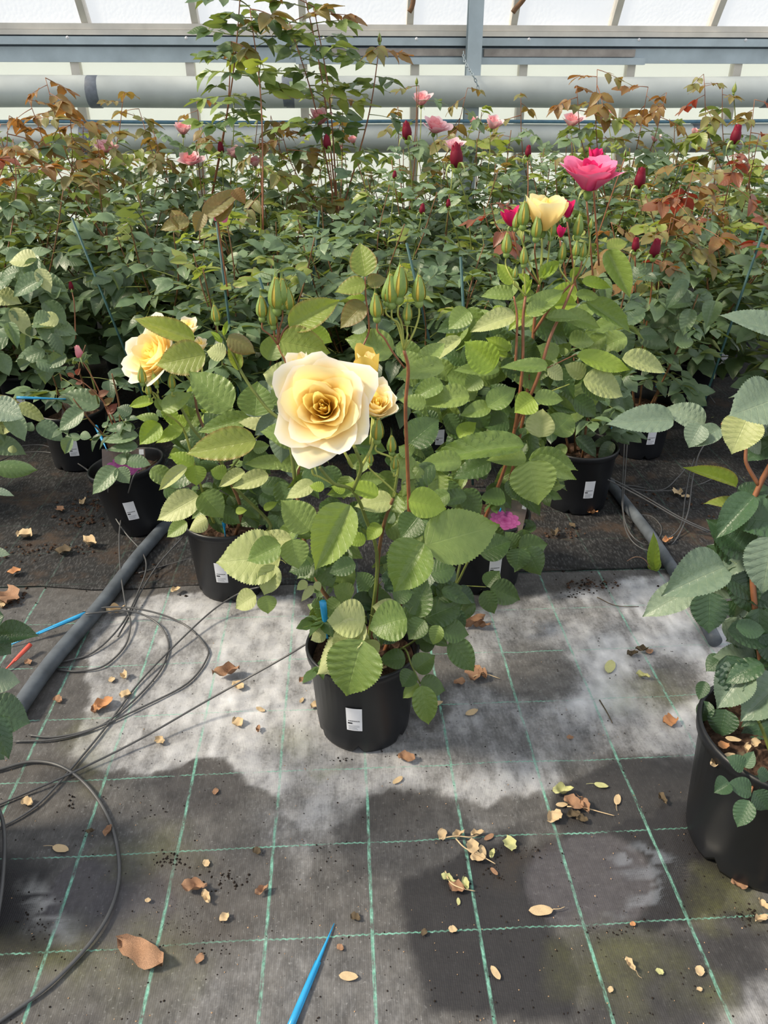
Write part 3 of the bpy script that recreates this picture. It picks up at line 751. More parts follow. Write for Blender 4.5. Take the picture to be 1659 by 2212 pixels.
for xs_, kind in ((top, 'slope'), (low, 'strip')):
    for i in range(len(xs_)-1):
        wn += 1; x0, x1 = xs_[i], xs_[i+1]
        if kind == 'slope':
            a = np.array([0, WY, zt-.01]); b = a+up_*2.3
            V = [(x0, a[1], a[2]), (x1, a[1], a[2]), (x1, b[1], b[2]), (x0, b[1], b[2])]; n = np.cross([1, 0, 0], up_)*.006
            B = glazing_bar((x0, a[1]-.01, a[2]), (x0, b[1]-.01, b[2]), .05, .09)
        else:
            a = np.array([0, WY+.02, .32]); b = np.array([0, WY+.02, ZZ(128)])
            V = [(x0, a[1], a[2]), (x1, a[1], a[2]), (x1, b[1], b[2]), (x0, b[1], b[2])]; n = np.array([0, .006, 0])
            B = glazing_bar((x0, a[1]-.01, a[2]), (x0, b[1]-.01, b[2]), .065, .08)
        V = V+[tuple(np.array(v)+n) for v in V]
        w = structure('window_%d' % wn, mesh('window', V, [(0,3,2,1),(4,5,6,7),(0,1,5,4),(1,2,6,5),(2,3,7,6),(3,0,4,7)], M['glass' if kind == 'slope' else 'glasslow'], smooth=False))
        link('glazing_bar', mesh('glazing_bar', B[0], B[1], M['alu'], smooth=False), w)
structure('wall_back', MB().box((XL, WY-.02, 0), (XR, WY+.14, .33)).mesh('wall_back', M['woodstrip'], False))
# steel post: an I section with a flange each side
mb = MB(); z0 = 0.0; z1 = 3.1; yc = WY-.2
mb.box((cx-.055, yc-.05, z0), (cx+.055, yc-.04, z1)).box((cx-.006, yc-.04, z0), (cx+.006, yc+.04, z1)).box((cx-.055, yc+.04, z0), (cx+.055, yc+.05, z1))
structure('column', mb.mesh('column', M['steel'], False))
# posts of the lower wall
for k, px in enumerate((197, 1128)): x = XX(px, 350, WY-.08); structure('trim_%d' % (10+k), MB().box((x-.05, WY-.12, 0), (x+.05, WY-.05, ZZ(330))).mesh('trim', M['steel'], False))

# ================================================================== PIPES AND HARDWARE ON THE WALL
def hpipe(name, y0, y1, Y, m, bands, label):
    zc = (ZZ(y0, Y)+ZZ(y1, Y))/2; r = (ZZ(y0, Y)-ZZ(y1, Y))/2
    e = MB().tube([(x, Y, zc+.004*math.sin(x*2.1)) for x in np.linspace(XL, XR, 40)], r, 24)
    o = link(name, e.mesh(name, M[m])); tag(o, label, 'pipe')
    for px in bands:
        x = XX(px, (y0+y1)/2, Y); V, Fc, U = tube_geo([(x-.045, Y, zc), (x-.04, Y, zc), (x+.04, Y, zc), (x+.045, Y, zc)], [r*1.0, r*1.025, r*1.025, r*1.0], 24); link('joint_band', mesh('joint_band', V, Fc, M['band'], U), o)
    return o, zc, r
hpipe('heating_pipe', 164, 233, WY-.30, 'whitepipe', (-220, 205, 624, 1660, 2050), 'thick white heating pipe running along the wall under the steel rail')
hpipe('heating_pipe', 268, 331, WY-.30, 'whitepipe', (190, 1500), 'second white heating pipe lower down, half hidden by rose shoots')
hpipe('water_pipe', 259, 267, WY-.36, 'bluepipe', (), 'thin blue-grey water pipe between the two white heating pipes')
# chain hanging from the rail by the post
ch = empty('chain', (XX(1003, 112, WY-.12), WY-.16, ZZ(112, WY-.16)), 'short steel chain hanging beside the blue-grey post', 'chain')
cp = spline([YP(1001, 112, WY-.30), YP(1003, 130, WY-.36), YP(1014, 150, WY-.44), YP(1023, 165, WY-.50), YP(1030, 180, WY-.50), YP(1033, 195, WY-.50), YP(1032, 212, WY-.50)], 4)[:22]
ring = []
for a in range(12): g = 2*math.pi*a/12; ring.append((.008*math.cos(g), .017*math.sin(g), 0))
LV, LF, LU = tube_geo(ring+[ring[0]], .0035, 5, False); LM = mesh('link', LV, LF, M['steel'], LU)
cum = np.r_[0, np.cumsum(np.linalg.norm(np.diff(cp, axis=0), axis=1))]
for i in range(int(cum[-1]/.026)):
    s = .013+i*.026; q = np.array([np.interp(s, cum, cp[:, k]) for k in range(3)]); q2 = np.array([np.interp(s+.01, cum, cp[:, k]) for k in range(3)])
    link('link', LM, ch, frame(q-np.array(ch.location), q2-q, [0, -1, .1] if i % 2 else [1, 0, .1], 1, 1, 1))
for k, (pts, lab) in enumerate((([(890, -40), (893, -5), (890, 14), (884, 26)], 'bent brown vent arm hanging in front of the sloped glass left of the post'),
                                ([(1150, -30), (1128, 2), (1114, 18), (1108, 27)], 'bent brown vent arm hanging in front of the sloped glass right of the post'))):
    o = link('vent_arm', MB().tube(spline([YP(x, y, WY-.35) for x, y in pts]), .019, 8).mesh('vent_arm', M['canebrown'])); tag(o, lab, 'arm')

# ================================================================== THE ROSES IN FRONT
def leaves(p, Y, rows):
    """rows: base px, tip px, width px, material[, dY of base[, leaf form[, facing]]]"""
    for r in rows:
        bx, by, tx, ty, w, m = r[:6]; d = r[6] if len(r) > 6 else 0.; var = r[7] if len(r) > 7 else None; f = r[8] if len(r) > 8 else .62
        p.leaf_px(bx, by, tx, ty, w, Y+d, m, var, f)
def canes_px(p, rows):
    for pts, r0, r1, m in rows: p.cane([YP(*q) if not (isinstance(q, np.ndarray)) else q for q in pts], r0, r1, m, 8, 5)
def low_fill(p, n, seed, z=(.28, .5), mats=('dark', 'green'), L=(.05, .085), rad=(.03, .17), yshift=.03, a0=0, a1=6.283):
    """small leaves low down and inside the bush"""
    rs = random.Random(seed)
    for i in range(n):
        g = rs.uniform(a0, a1); r = rs.uniform(*rad); q = p.loc+np.array([r*math.cos(g), r*math.sin(g)+yshift, rs.uniform(*z)])
        place_leaf(p.root, q-p.loc, [math.cos(g), math.sin(g), rs.uniform(-.3, .5)], [rs.uniform(-.4, .4), rs.uniform(-.7, .1), 1], rs.uniform(*L)*2., rs.choice(mats))

# ---- A: the yellow rose in the middle
A = Plant('potted_rose', (.03, 1.54), 'yellow rose bush in the front middle pot with one big open bloom', None, -12)
canes_px(A, [
    ([A.loc+np.array([.02, -.02, .19]), (812,1300,1.50), (818,1200,1.47), (830,1130,1.45), (850,1075,1.43)], .0052, .0034, 'canebrown'),
    ([A.loc+np.array([.05, .02, .19]), (880,1250,1.58), (884,1120,1.60), (880,1000,1.60), (876,880,1.59), (882,800,1.585), (873,757,1.58)], .0056, .0036, 'canered'),
    ([A.loc+np.array([-.05, 0, .19]), (728,1325,1.52), (692,1268,1.52), (660,1180,1.56), (640,1060,1.60)], .0056, .004, 'canebrown'),
    ([A.loc+np.array([0, -.03, .19]), (815,1225,1.46), (790,1120,1.44), (762,1060,1.40), (722,1045,1.37), (690,1010,1.36)], .0046, .003, 'cane'),
    ([(762,1060,1.40), (780,1010,1.37), (768,970,1.35)], .004, .0034, 'cane'),
    ([(850,1075,1.43), (858,1030,1.42), (862,1000,1.42)], .0034, .0026, 'cane'),
    ([(640,1060,1.60), (620,930,1.62), (575,880,1.64), (525,810,1.66), (490,735,1.67)], .0048, .0028, 'cane'),
    ([(640,1060,1.60), (655,900,1.64), (625,800,1.66), (600,745,1.67)], .0036, .0028, 'canered'),
    ([(690,1010,1.58), (735,850,1.66), (790,735,1.74), (797,700,1.74), (790,640,1.74), (789,598,1.74)], .0026, .0018, 'canered'),
    ([A.loc+np.array([.03, -.05, .2]), (868,1400,1.46), (890,1440,1.42), (908,1477,1.39)], .0028, .0018, 'cane'),
    ([A.loc+np.array([.04, 0, .2]), (900,1380,1.52), (917,1337,1.50), (950,1345,1.48)], .003, .0018, 'cane'),
])
leaves(A, 1.42, [
 (670,1146,605,1081,62,'green',.03,6), (757,1091,677,1233,84,'green',-.05,3,.75), (817,1069,745,1043,32,'lime',-.02,0), (848,1081,764,1093,42,'pale',.02,2),
 (882,1081,966,1098,60,'lime',-.02,0,.75), (904,1115,865,1163,70,'dark',.08,0), (822,1134,790,1166,30,'lime',.02,4), (790,1166,745,1168,27,'lime',.03,0),
 (916,1173,848,1279,92,'green',-.07,3,.7), (918,1179,1082,1131,108,'green',-.06,2,.78), (606,1204,463,1212,104,'pale',.0,0,.72), (630,1165,529,1170,36,'pale',.02,4),
 (606,1177,534,1213,52,'green',-.03,6,.7), (630,1165,645,1230,56,'green',-.02,0,.7), (594,1220,568,1288,46,'pale',-.02,1,.7), (553,1286,503,1312,42,'pale',.0,4),
 (575,1286,579,1327,43,'green',-.02,0), (671,1220,623,1235,36,'dark',.06,2), (768,1218,708,1237,36,'dark',.02,0), (664,1257,640,1274,18,'pale',.02,0),
 (677,1266,650,1300,17,'pale',.02,2), (681,1257,693,1278,15,'pale',.02,4), (700,1200,640,1250,50,'dark',.1,2),(690,1215,720,1270,44,'dark',.1,0),
 (678,1043,616,1077,32,'pale',.02,2), (652,942,560,930,44,'green',.16,0,.7), (700,1055,668,1048,20,'lime',-.02,0), (745,1062,715,1050,18,'lime',-.02,2)])
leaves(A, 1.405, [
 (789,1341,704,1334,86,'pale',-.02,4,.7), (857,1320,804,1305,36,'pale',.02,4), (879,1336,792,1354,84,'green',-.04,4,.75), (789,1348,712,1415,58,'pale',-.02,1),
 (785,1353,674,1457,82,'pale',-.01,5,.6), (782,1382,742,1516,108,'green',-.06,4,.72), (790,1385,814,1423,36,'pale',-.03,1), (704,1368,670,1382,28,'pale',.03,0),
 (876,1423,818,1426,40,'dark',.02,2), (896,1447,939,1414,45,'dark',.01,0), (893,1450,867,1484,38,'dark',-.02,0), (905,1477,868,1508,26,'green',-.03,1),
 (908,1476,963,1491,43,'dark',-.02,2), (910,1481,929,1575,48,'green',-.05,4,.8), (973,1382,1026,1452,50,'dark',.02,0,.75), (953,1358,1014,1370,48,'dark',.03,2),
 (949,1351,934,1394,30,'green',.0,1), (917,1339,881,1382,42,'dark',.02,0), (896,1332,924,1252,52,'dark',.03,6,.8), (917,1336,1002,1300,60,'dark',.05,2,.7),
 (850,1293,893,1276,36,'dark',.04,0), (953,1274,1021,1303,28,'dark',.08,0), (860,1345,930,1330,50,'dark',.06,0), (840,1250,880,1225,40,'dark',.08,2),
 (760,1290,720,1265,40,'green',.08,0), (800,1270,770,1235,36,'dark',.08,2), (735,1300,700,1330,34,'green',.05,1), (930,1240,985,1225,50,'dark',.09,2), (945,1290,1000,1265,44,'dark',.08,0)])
leaves(A, 1.62, [
 (625,708,734,650,58,'olive',.0,6,.75), (605,737,714,761,72,'olive',-.02,0,.85), (666,712,718,738,34,'lime',.04,2), (789,597,777,521,52,'olive',.12,0,.85), (789,612,722,630,36,'olive',.12,2),
 (794,614,834,600,30,'copper',.13,0), (789,645,746,643,16,'lime',.13,2), (787,655,734,708,44,'copper',.12,0), (791,703,758,716,28,'grey',.14,1), (800,660,830,680,26,'copper',.14,0),
 (849,763,743,722,62,'green',.12,4,.7), (905,790,964,733,36,'green',.16,4,.7), (960,790,852,812,40,'green',.15,0), (637,824,565,800,60,'pale',.05,4,.7), (578,778,604,720,46,'green',.06,6,.8),
 (882,960,949,902,62,'dark',.1,0,.7), (660,942,700,1000,40,'dark',.1,0),(700,1010,740,1060,40,'dark',.05,2),(720,1090,690,1120,40,'dark',.03,0)])
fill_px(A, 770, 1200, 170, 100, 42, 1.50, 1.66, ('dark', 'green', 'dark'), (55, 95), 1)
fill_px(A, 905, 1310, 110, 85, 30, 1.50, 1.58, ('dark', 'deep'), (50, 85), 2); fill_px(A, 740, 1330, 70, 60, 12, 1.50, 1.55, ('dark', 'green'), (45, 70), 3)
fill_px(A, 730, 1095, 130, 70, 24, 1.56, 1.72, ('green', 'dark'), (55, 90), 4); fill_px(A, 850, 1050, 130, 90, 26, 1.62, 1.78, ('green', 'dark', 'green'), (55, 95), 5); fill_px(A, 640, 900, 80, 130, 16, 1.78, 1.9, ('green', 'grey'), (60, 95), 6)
low_fill(A, 16, 11, (.26, .46), ('dark', 'green'), (.04, .06), (.03, .12), .02)
# the big bloom and its neighbours
rc = YP(700, 882, 1.335)
rose, rb = A.bloom(rc, unit(CAM-rc)*.92+np.array([-.10, 0, .16]),   .097, 30, .90, 21, [M['yel_in'], M['yel_mid'], M['yel_out']])
rose['label'] = 'big open yellow bloom with cream outer petals'
A.cane([YP(768,970,1.36), (np.array(YP(768,970,1.36))+rb)/2+np.array([.01, .01, -.01]), rb], .0034, .0034, 'peduncle', 8, 4, 'stalk')
c2 = YP(812, 882, 1.40)
o2, b2 = A.bloom(c2, unit(CAM-c2)*.6+np.array([.12, 0, .55]), .043, 20, .45, 5, [M['yel_in'], M['yel_mid'], M['yel_out']], hfac=1.25, nu=8, nv=7, cup=1.6)
A.cane([YP(780,1010,1.37), YP(805,960,1.38), b2], .003, .0026, 'peduncle', 6, 4, 'stalk')
c3 = YP(798, 805, 1.46); o3, b3 = A.bloom(c3, np.array([-.1, -.1, 1.]), .045, 8, .22, 9, [M['yel_mid'], M['yel_mid'], M['yel_bud']], hfac=1.5, nu=8, nv=7, cup=1.7)
A.cane([YP(800,960,1.40), YP(805,890,1.44), b3], .003, .0026, 'peduncle', 6, 4, 'stalk')
c4 = YP(660, 800, 1.46); o4, b4 = A.bloom(c4, np.array([-.5, -.2, .6]), .052, 8, .5, 10, [M['yel_in'], M['yel_mid'], M['yel_out']], hfac=1.1, nu=8, nv=7)
A.cane([YP(762,1010,1.40), YP(700,890,1.44), b4], .003, .0026, 'peduncle', 6, 4, 'stalk')
A.bud(672, 1000, 58, 1.345, 'yel_bud', 'opening', [(720,1046,1.37), (690,1030,1.36)], unit([-.12, -.15, 1]))
for x, y, h, Y, fr in [(815,948,64,1.375,(858,1000,1.41)), (846,975,50,1.40,(862,1000,1.42)), (852,1012,40,1.40,(858,1030,1.42)), (800,1000,34,1.40,(850,1060,1.42))]:
    A.bud(x, y, h, Y, 'yel_bud', 'tight', [(850,1075,1.43), fr], unit([R.uniform(-.1, .1), -.05, 1]))
J = (873,757,1.58)
for x, y, h, via, c, k in [(846,652,78,(862,700,1.58),'yel_bud','tight'), (862,640,86,(868,700,1.585),'yel_bud','tight'), (905,650,72,(893,720,1.58),'yel_bud','tight'), (880,692,50,(880,725,1.57),'yel_bud','tight'), (836,650,60,(858,700,1.59),'yel_bud','tight')]:
    A.bud(x, y, h, 1.58, c, k, [J, via], unit([R.uniform(-.06, .06), 0, 1]), 'peduncle')
A.bud(814, 684, 66, 1.57, 'yel_bud', 'tight', [(874,795,1.58), (848,760,1.57), (830,730,1.57)], unit([-.05, 0, 1]), 'canered')
for x, y, h, via in [(598,665,86,(600,710,1.67)), (625,668,62,(612,715,1.67)), (566,684,58,(585,725,1.67)), (590,702,56,(598,725,1.67)), (610,655,70,(604,710,1.67))]:
    A.bud(x, y, h, 1.67, 'yel_bud', 'tight', [(600,745,1.67), via], unit([R.uniform(-.08, .08), 0, 1]), 'canered')
A.bud(468, 694, 46, 1.67, 'yel_bud', 'tight', [(490,735,1.67), (478,718,1.67)], unit([-.05, 0, 1]), 'cane')
leaves(A, 1.66, [(488,766,445,757,36,'pale',.1,0), (515,800,498,733,26,'olive',.0,3), (493,725,553,759,38,'copper',.0,5), (475,735,455,715,10,'lime',0,3), (484,725,492,690,8,'lime',0,3), (480,740,462,728,10,'lime',0,3), (500,882,406,800,72,'green',.12,2,.8), (551,899,556,822,72,'green',.10,0,.8), (620,870,585,840,40,'green',.1,0)])

# ---- B: the yellow rose behind on the left
B = Plant('potted_rose', (-.39, 2.225), 'yellow rose bush left behind the middle pot, bloom seen from the side', None, -8)
canes_px(B, [
    ([B.loc+np.array([.07, -.02, .19]), (585,1135,2.08), (510,1055,2.02), (470,985,2.0), (420,930,2.0), (385,870,2.02)], .0058, .0036, 'cane'),
    ([B.loc+np.array([.02, -.03, .19]), (520,1100,2.06), (490,1025,2.02), (465,975,2.0), (430,900,2.04), (420,850,2.06)], .0055, .0034, 'canebrown'),
    ([B.loc+np.array([-.03, 0, .19]), (450,1100,2.12), (420,1005,2.05), (395,925,2.02), (352,887,2.0), (330,850,2.0)], .004, .0024, 'peduncle'),
    ([(490,1025,2.02), (540,960,1.98), (585,920,1.95)], .003, .002, 'cane')])
leaves(B, 1.92, [
 (421,735,288,690,40,'olive',.08,6,.7), (444,766,334,788,68,'olive',.04,0,.85), (553,952,396,978,62,'olive',-.1,0,.7), (541,903,423,932,38,'green',-.02,0,.7),
 (584,918,512,911,30,'pale',-.04,2), (346,915,302,961,42,'lime',.05,6,.75), (395,925,334,956,26,'lime',.07,0), (343,906,290,899,20,'green',.06,2), (418,1005,365,978,30,'lime',.06,0),
 (404,1009,339,1058,26,'pale',.04,1), (421,1005,425,1050,42,'lime',.05,0), (488,1026,454,1014,30,'lime',.06,0), (580,1026,498,1053,34,'pale',.0,0,.7), (529,1019,469,1050,26,'pale',.02,1),
 (623,1005,524,995,30,'green',.05,4), (430,1072,336,1123,54,'pale',.06,0,.72), (435,1065,483,1118,55,'green',.05,0,.72), (447,1120,404,1144,32,'pale',.08,5), (404,1128,358,1160,30,'green',.1,0),
 (563,1053,633,1048,36,'dark',.1,2), (657,1024,616,1017,26,'grey',.08,1), (570,1101,599,1084,16,'lime',.08,0), (509,1106,533,1101,15,'lime',.1,0), (351,887,336,858,20,'green',.06,3), (351,887,414,848,36,'green',.05,0),
 (332,868,276,875,22,'lime',.06,1), (560,1070,620,1100,40,'dark',.14,0), (520,1080,560,1120,36,'dark',.14,0), (470,1100,520,1130,34,'dark',.14,2), (600,1120,650,1140,40,'dark',.1,0), (450,960,410,920,36,'dark',.14,0), (480,930,440,890,40,'dark',.16,0)])
fill_px(B, 470, 1020, 140, 90, 40, 2.08, 2.3, ('dark', 'green', 'dark'), (45, 80), 7); fill_px(B, 420, 900, 110, 60, 22, 2.1, 2.25, ('green', 'dark', 'lime'), (40, 75), 8); fill_px(B, 540, 1110, 90, 40, 14, 2.1, 2.2, ('dark',), (40, 65), 9)
low_fill(B, 12, 12, (.28, .5), ('dark', 'green'), (.04, .06), (.03, .13), -.02)
cb = YP(343, 772, 2.05)
ob, bb = B.bloom(cb, np.array([-.55, -.55, .55]), .098, 26, .85, 31, [M['yel_in'], M['yel_mid'], M['yel_out']]); ob['label'] = 'full yellow bloom tilted to the left'
B.cane([YP(420,850,2.06), (YP(420,850,2.06)+bb)/2+np.array([.015, 0, -.01]), bb], .0034, .0034, 'peduncle', 8, 4, 'stalk')
for x, y, Rb_ in [(405, 715, .05), (432, 750, .035)]:
    c = YP(x, y, 2.12); o_, b_ = B.bloom(c, np.array([.1, -.2, 1.]), Rb_, 12, .5, int(x), [M['yel_in'], M['yel_mid'], M['yel_out']], nu=7, nv=6); B.cane([YP(420,850,2.06), YP(x+4, y+60, 2.1), b_], .003, .0026, 'peduncle', 6, 4, 'stalk')
for x, y, h, q in [(308,826,44,(335,850,2.0)), (322,852,34,(335,858,2.0)), (372,838,40,(400,850,2.05)), (338,832,36,(340,850,2.02))]:
    B.bud(x, y, h, 1.98, 'yel_bud', 'tight', [(352,887,2.0), q], unit([R.uniform(-.15, .1), 0, 1]))

# ---- C: the yellow rose behind on the right
Cc = Plant('potted_rose', (.46, 2.215), 'yellow rose bush right behind the middle one, cup-shaped bloom among many buds', None, 6)
canes_px(Cc, [
    ([Cc.loc+np.array([-.02, -.02, .19]), (1052,1110,2.06), (1090,1012,2.0), (1112,925,1.98), (1128,800,1.98), (1130,690,2.0), (1135,640,2.02)], .006, .0036, 'canered'),
    ([(1112,925,1.98), (1160,820,1.98), (1186,735,2.0), (1215,670,2.03), (1240,612,2.05)], .0054, .0034, 'canered'),
    ([Cc.loc+np.array([.02, .02, .19]), (1090,1080,2.12), (1125,930,2.08), (1145,800,2.08), (1152,720,2.08), (1160,640,2.08), (1165,615,2.08)], .0056, .0036, 'canered'),
    ([(1152,720,2.08), (1195,655,2.06), (1232,615,2.06)], .0042, .003, 'canered'),
    ([Cc.loc+np.array([-.07, -.05, .2]), (985,1260,2.02), (1010,1215,1.98), (1045,1150,1.95), (1130,1185,1.95)], .005, .002, 'cane'),
    ([(1110,640,2.0), (1117,690,1.99), (1113,800,1.98)], .0022, .004, 'canered'),
    ([(1182,795,1.99), (1245,765,2.0)], .0018, .0015, 'canered'), ([(1150,860,1.98), (1230,830,1.98)], .002, .0016, 'peduncle'),
    ([(1000,1265,2.02), (1050,1268,1.95)], .0018, .0015, 'cane')])
leaves(Cc, 1.82, [
 (1132,962,912,978,52,'green',.0,4,.55), (997,998,905,1000,40,'green',-.06,0,.6), (1060,998,976,1034,42,'dark',.06,2), (1142,996,1164,1092,98,'green',-.05,0,.72), (1142,993,1255,1010,44,'green',.05,1,.55),
 (1147,993,1249,1034,36,'green',.0,0,.6), (1137,991,1050,991,34,'green',.02,0,.5), (1103,1034,1173,1116,44,'dark',.06,1), (990,945,1029,914,32,'lime',.1,6), (1164,945,1173,880,56,'pale',.08,1,.8),
 (1195,937,1240,890,56,'green',.08,4,.8), (1035,1195,1105,1165,60,'dark',.0,0), (1120,1184,1185,1174,46,'dark',.08,0,.75), (1123,1184,1115,1234,56,'dark',.06,2,.8), (1137,1184,1171,1246,54,'dark',.06,5,.75), (1118,1182,1091,1148,32,'dark',.1,0),
 (1051,1267,1079,1232,36,'dark',.1,0), (1059,1270,1126,1295,50,'dark',.08,0,.75), (1044,1277,1069,1327,36,'dark',.06,0,.8), (960,1040,985,1100,44,'dark',.1,0), (1000,1060,1040,1110,44,'dark',.1,2)])
leaves(Cc, 1.95, [
 (1067,797,1002,738,62,'lime',-.05,6,.8), (1079,799,978,797,28,'green',-.02,0), (1038,816,1005,843,46,'green',.04,0), (1014,855,913,865,46,'green',-.02,4,.62), (920,874,860,862,30,'green',-.08,2), (956,828,887,857,38,'green',.0,4),
 (1060,879,993,896,32,'green',-.04,0), (1053,879,1116,836,44,'green',-.06,0,.72), (1154,862,1111,893,50,'lime',-.06,6,.8), (1154,860,1219,862,32,'green',-.04,0), (1113,681,1014,708,40,'pale',.06,4,.62), (1183,790,1077,792,28,'green',.0,2,.55),
 (1183,689,1262,679,24,'green',.06,4,.5), (995,730,901,792,30,'pale',.06,4,.6), (1014,672,968,710,42,'green',.14,0), (1183,795,1222,819,30,'pale',.04,4), (1096,756,1050,727,24,'lime',.06,1), (1090,760,1100,735,20,'lime',.06,0),
 (1095,768,1070,760,18,'lime',.06,3), (1265,653,1372,716,38,'green',.12,1,.55), (1220,680,1299,706,36,'green',.1,0), (1246,769,1363,796,38,'lime',.05,2,.5), (1344,775,1454,796,40,'pale',.05,4,.55), (1260,820,1360,849,52,'pale',.02,4,.6),
 (1257,825,1310,865,36,'dark',.06,0), (1262,812,1220,786,34,'pale',.06,0), (1107,613,1073,569,30,'lime',.08,6,.8), (1142,676,1218,630,40,'green',.06,6,.6), (1138,680,1198,648,32,'green',.04,4,.6), (1257,608,1322,619,24,'lime',.1,0,.6),
 (1311,541,1363,645,46,'green',.12,3,.75), (1311,537,1357,521,28,'olive',.12,0,.6), (1109,639,1040,630,30,'green',.08,4,.5), (1244,636,1296,641,22,'green',.1,2), (1205,770,1160,745,34,'green',.08,0), (1090,860,1060,830,36,'dark',.1,0),
 (1240,860,1290,900,40,'dark',.12,0), (1190,900,1150,930,36,'green',.06,2), (1020,930,970,900,44,'dark',.14,0), (1010,780,960,760,40,'dark',.2,0), (1100,910,1040,920,44,'dark',.12,2), (1230,740,1290,730,36,'green',.1,4,.5), (940,920,900,890,40,'dark',.1,0)])
fill_px(Cc, 1060, 1000, 160, 100, 50, 1.98, 2.3, ('dark', 'green', 'dark'), (50, 90), 10); fill_px(Cc, 1080, 850, 190, 90, 50, 2.08, 2.3, ('green', 'dark', 'green'), (50, 95), 14); fill_px(Cc, 1200, 760, 170, 80, 34, 2.1, 2.3, ('green', 'dark'), (50, 90), 15)
fill_px(Cc, 1170, 665, 110, 50, 18, 2.12, 2.25, ('green', 'lime'), (45, 75), 16); fill_px(Cc, 980, 770, 110, 80, 22, 2.1, 2.3, ('green', 'dark'), (50, 90), 17); fill_px(Cc, 1100, 1180, 70, 50, 10, 2.05, 2.15, ('dark',), (45, 70), 18)
low_fill(Cc, 14, 13, (.3, .6), ('dark', 'green'), (.045, .07), (.03, .15), 0.)
cy = YP(1177, 478, 2.08); oc, bc = Cc.bloom(cy, np.array([.06, -.12, 1.]), .056, 18, .30, 41, [M['yel_in'], M['yel_mid'], M['yel_mid']], hfac=1.5, cup=2.1); oc['label'] = 'pale yellow cup-shaped bloom'
Cc.cane([YP(1165,615,2.08), YP(1170,560,2.08), bc], .0034, .003, 'peduncle', 8, 4, 'stalk')
for x, y, h, Y, via, jn in [(1130,485,62,2.06,(1140,560,2.08),0), (1114,492,40,2.08,(1124,560,2.08),0), (1094,546,54,2.04,(1105,600,2.02),1), (1131,570,46,2.03,(1133,600,2.03),1), (1158,512,58,2.05,(1158,570,2.08),0),
                         (1247,508,56,2.05,(1242,560,2.05),2), (1243,552,40,2.03,(1240,590,2.04),2), (1258,555,40,2.05,(1250,590,2.05),2), (1276,494,26,2.06,(1268,560,2.06),2), (1213,560,44,2.05,(1222,600,2.05),2), (1112,600,30,2.0,(1122,625,2.01),1), (1190,510,50,2.07,(1180,580,2.08),0)]:
    J = [(1165,615,2.08), (1135,640,2.02), (1236,615,2.05)][jn]
    Cc.bud(x, y, h, Y, 'yel_bud', 'tight', [J, via], unit([R.uniform(-.05, .05), 0, 1]), 'canered' if R.random() < .4 else 'peduncle')
leaves(Cc, 2.06, [(1165,600,1210,565,26,'lime',0,6,.7), (1140,610,1120,590,16,'lime',0,3), (1175,605,1195,560,10,'lime',0,3), (1232,600,1255,575,14,'lime',0,3), (1130,640,1150,600,14,'lime',0,3)])

# ---- R: the glossy rose at the right edge, its shading put into the leaf colour, L: its neighbour at the left edge
def big_pot(p, k):
    for o in p.root.children:
        if o.name.startswith(('pot', 'soil')): o.scale = (k, k, k)
Rp = Plant('potted_rose', (.885, 1.125), 'large-leaved rose coloured as if shaded in a big black pot at the right front edge', None, None); big_pot(Rp, 1.22)
canes_px(Rp, [
    ([Rp.loc+np.array([.0, .0, .24]), (1655,1500,1.16), (1640,1400,1.2), (1625,1250,1.24), (1620,1120,1.28), (1640,1050,1.3), (1690,960,1.3)], .0066, .005, 'canered'),
    ([(1640,1050,1.3), (1612,1000,1.31), (1608,955,1.32), (1560,915,1.3)], .0042, .0028, 'canered'),
    ([Rp.loc+np.array([-.02, -.03, .24]), (1640,1560,1.12), (1600,1500,1.14), (1575,1530,1.14)], .004, .0022, 'cane'),
    ([Rp.loc+np.array([-.03, -.03, .25]), (1632,1690,1.02), (1622,1712,1.0)], .003, .0018, 'canered'),
    ([(1690,960,1.3), (1720,800,1.34), (1740,715,1.36)], .0046, .003, 'canered')])
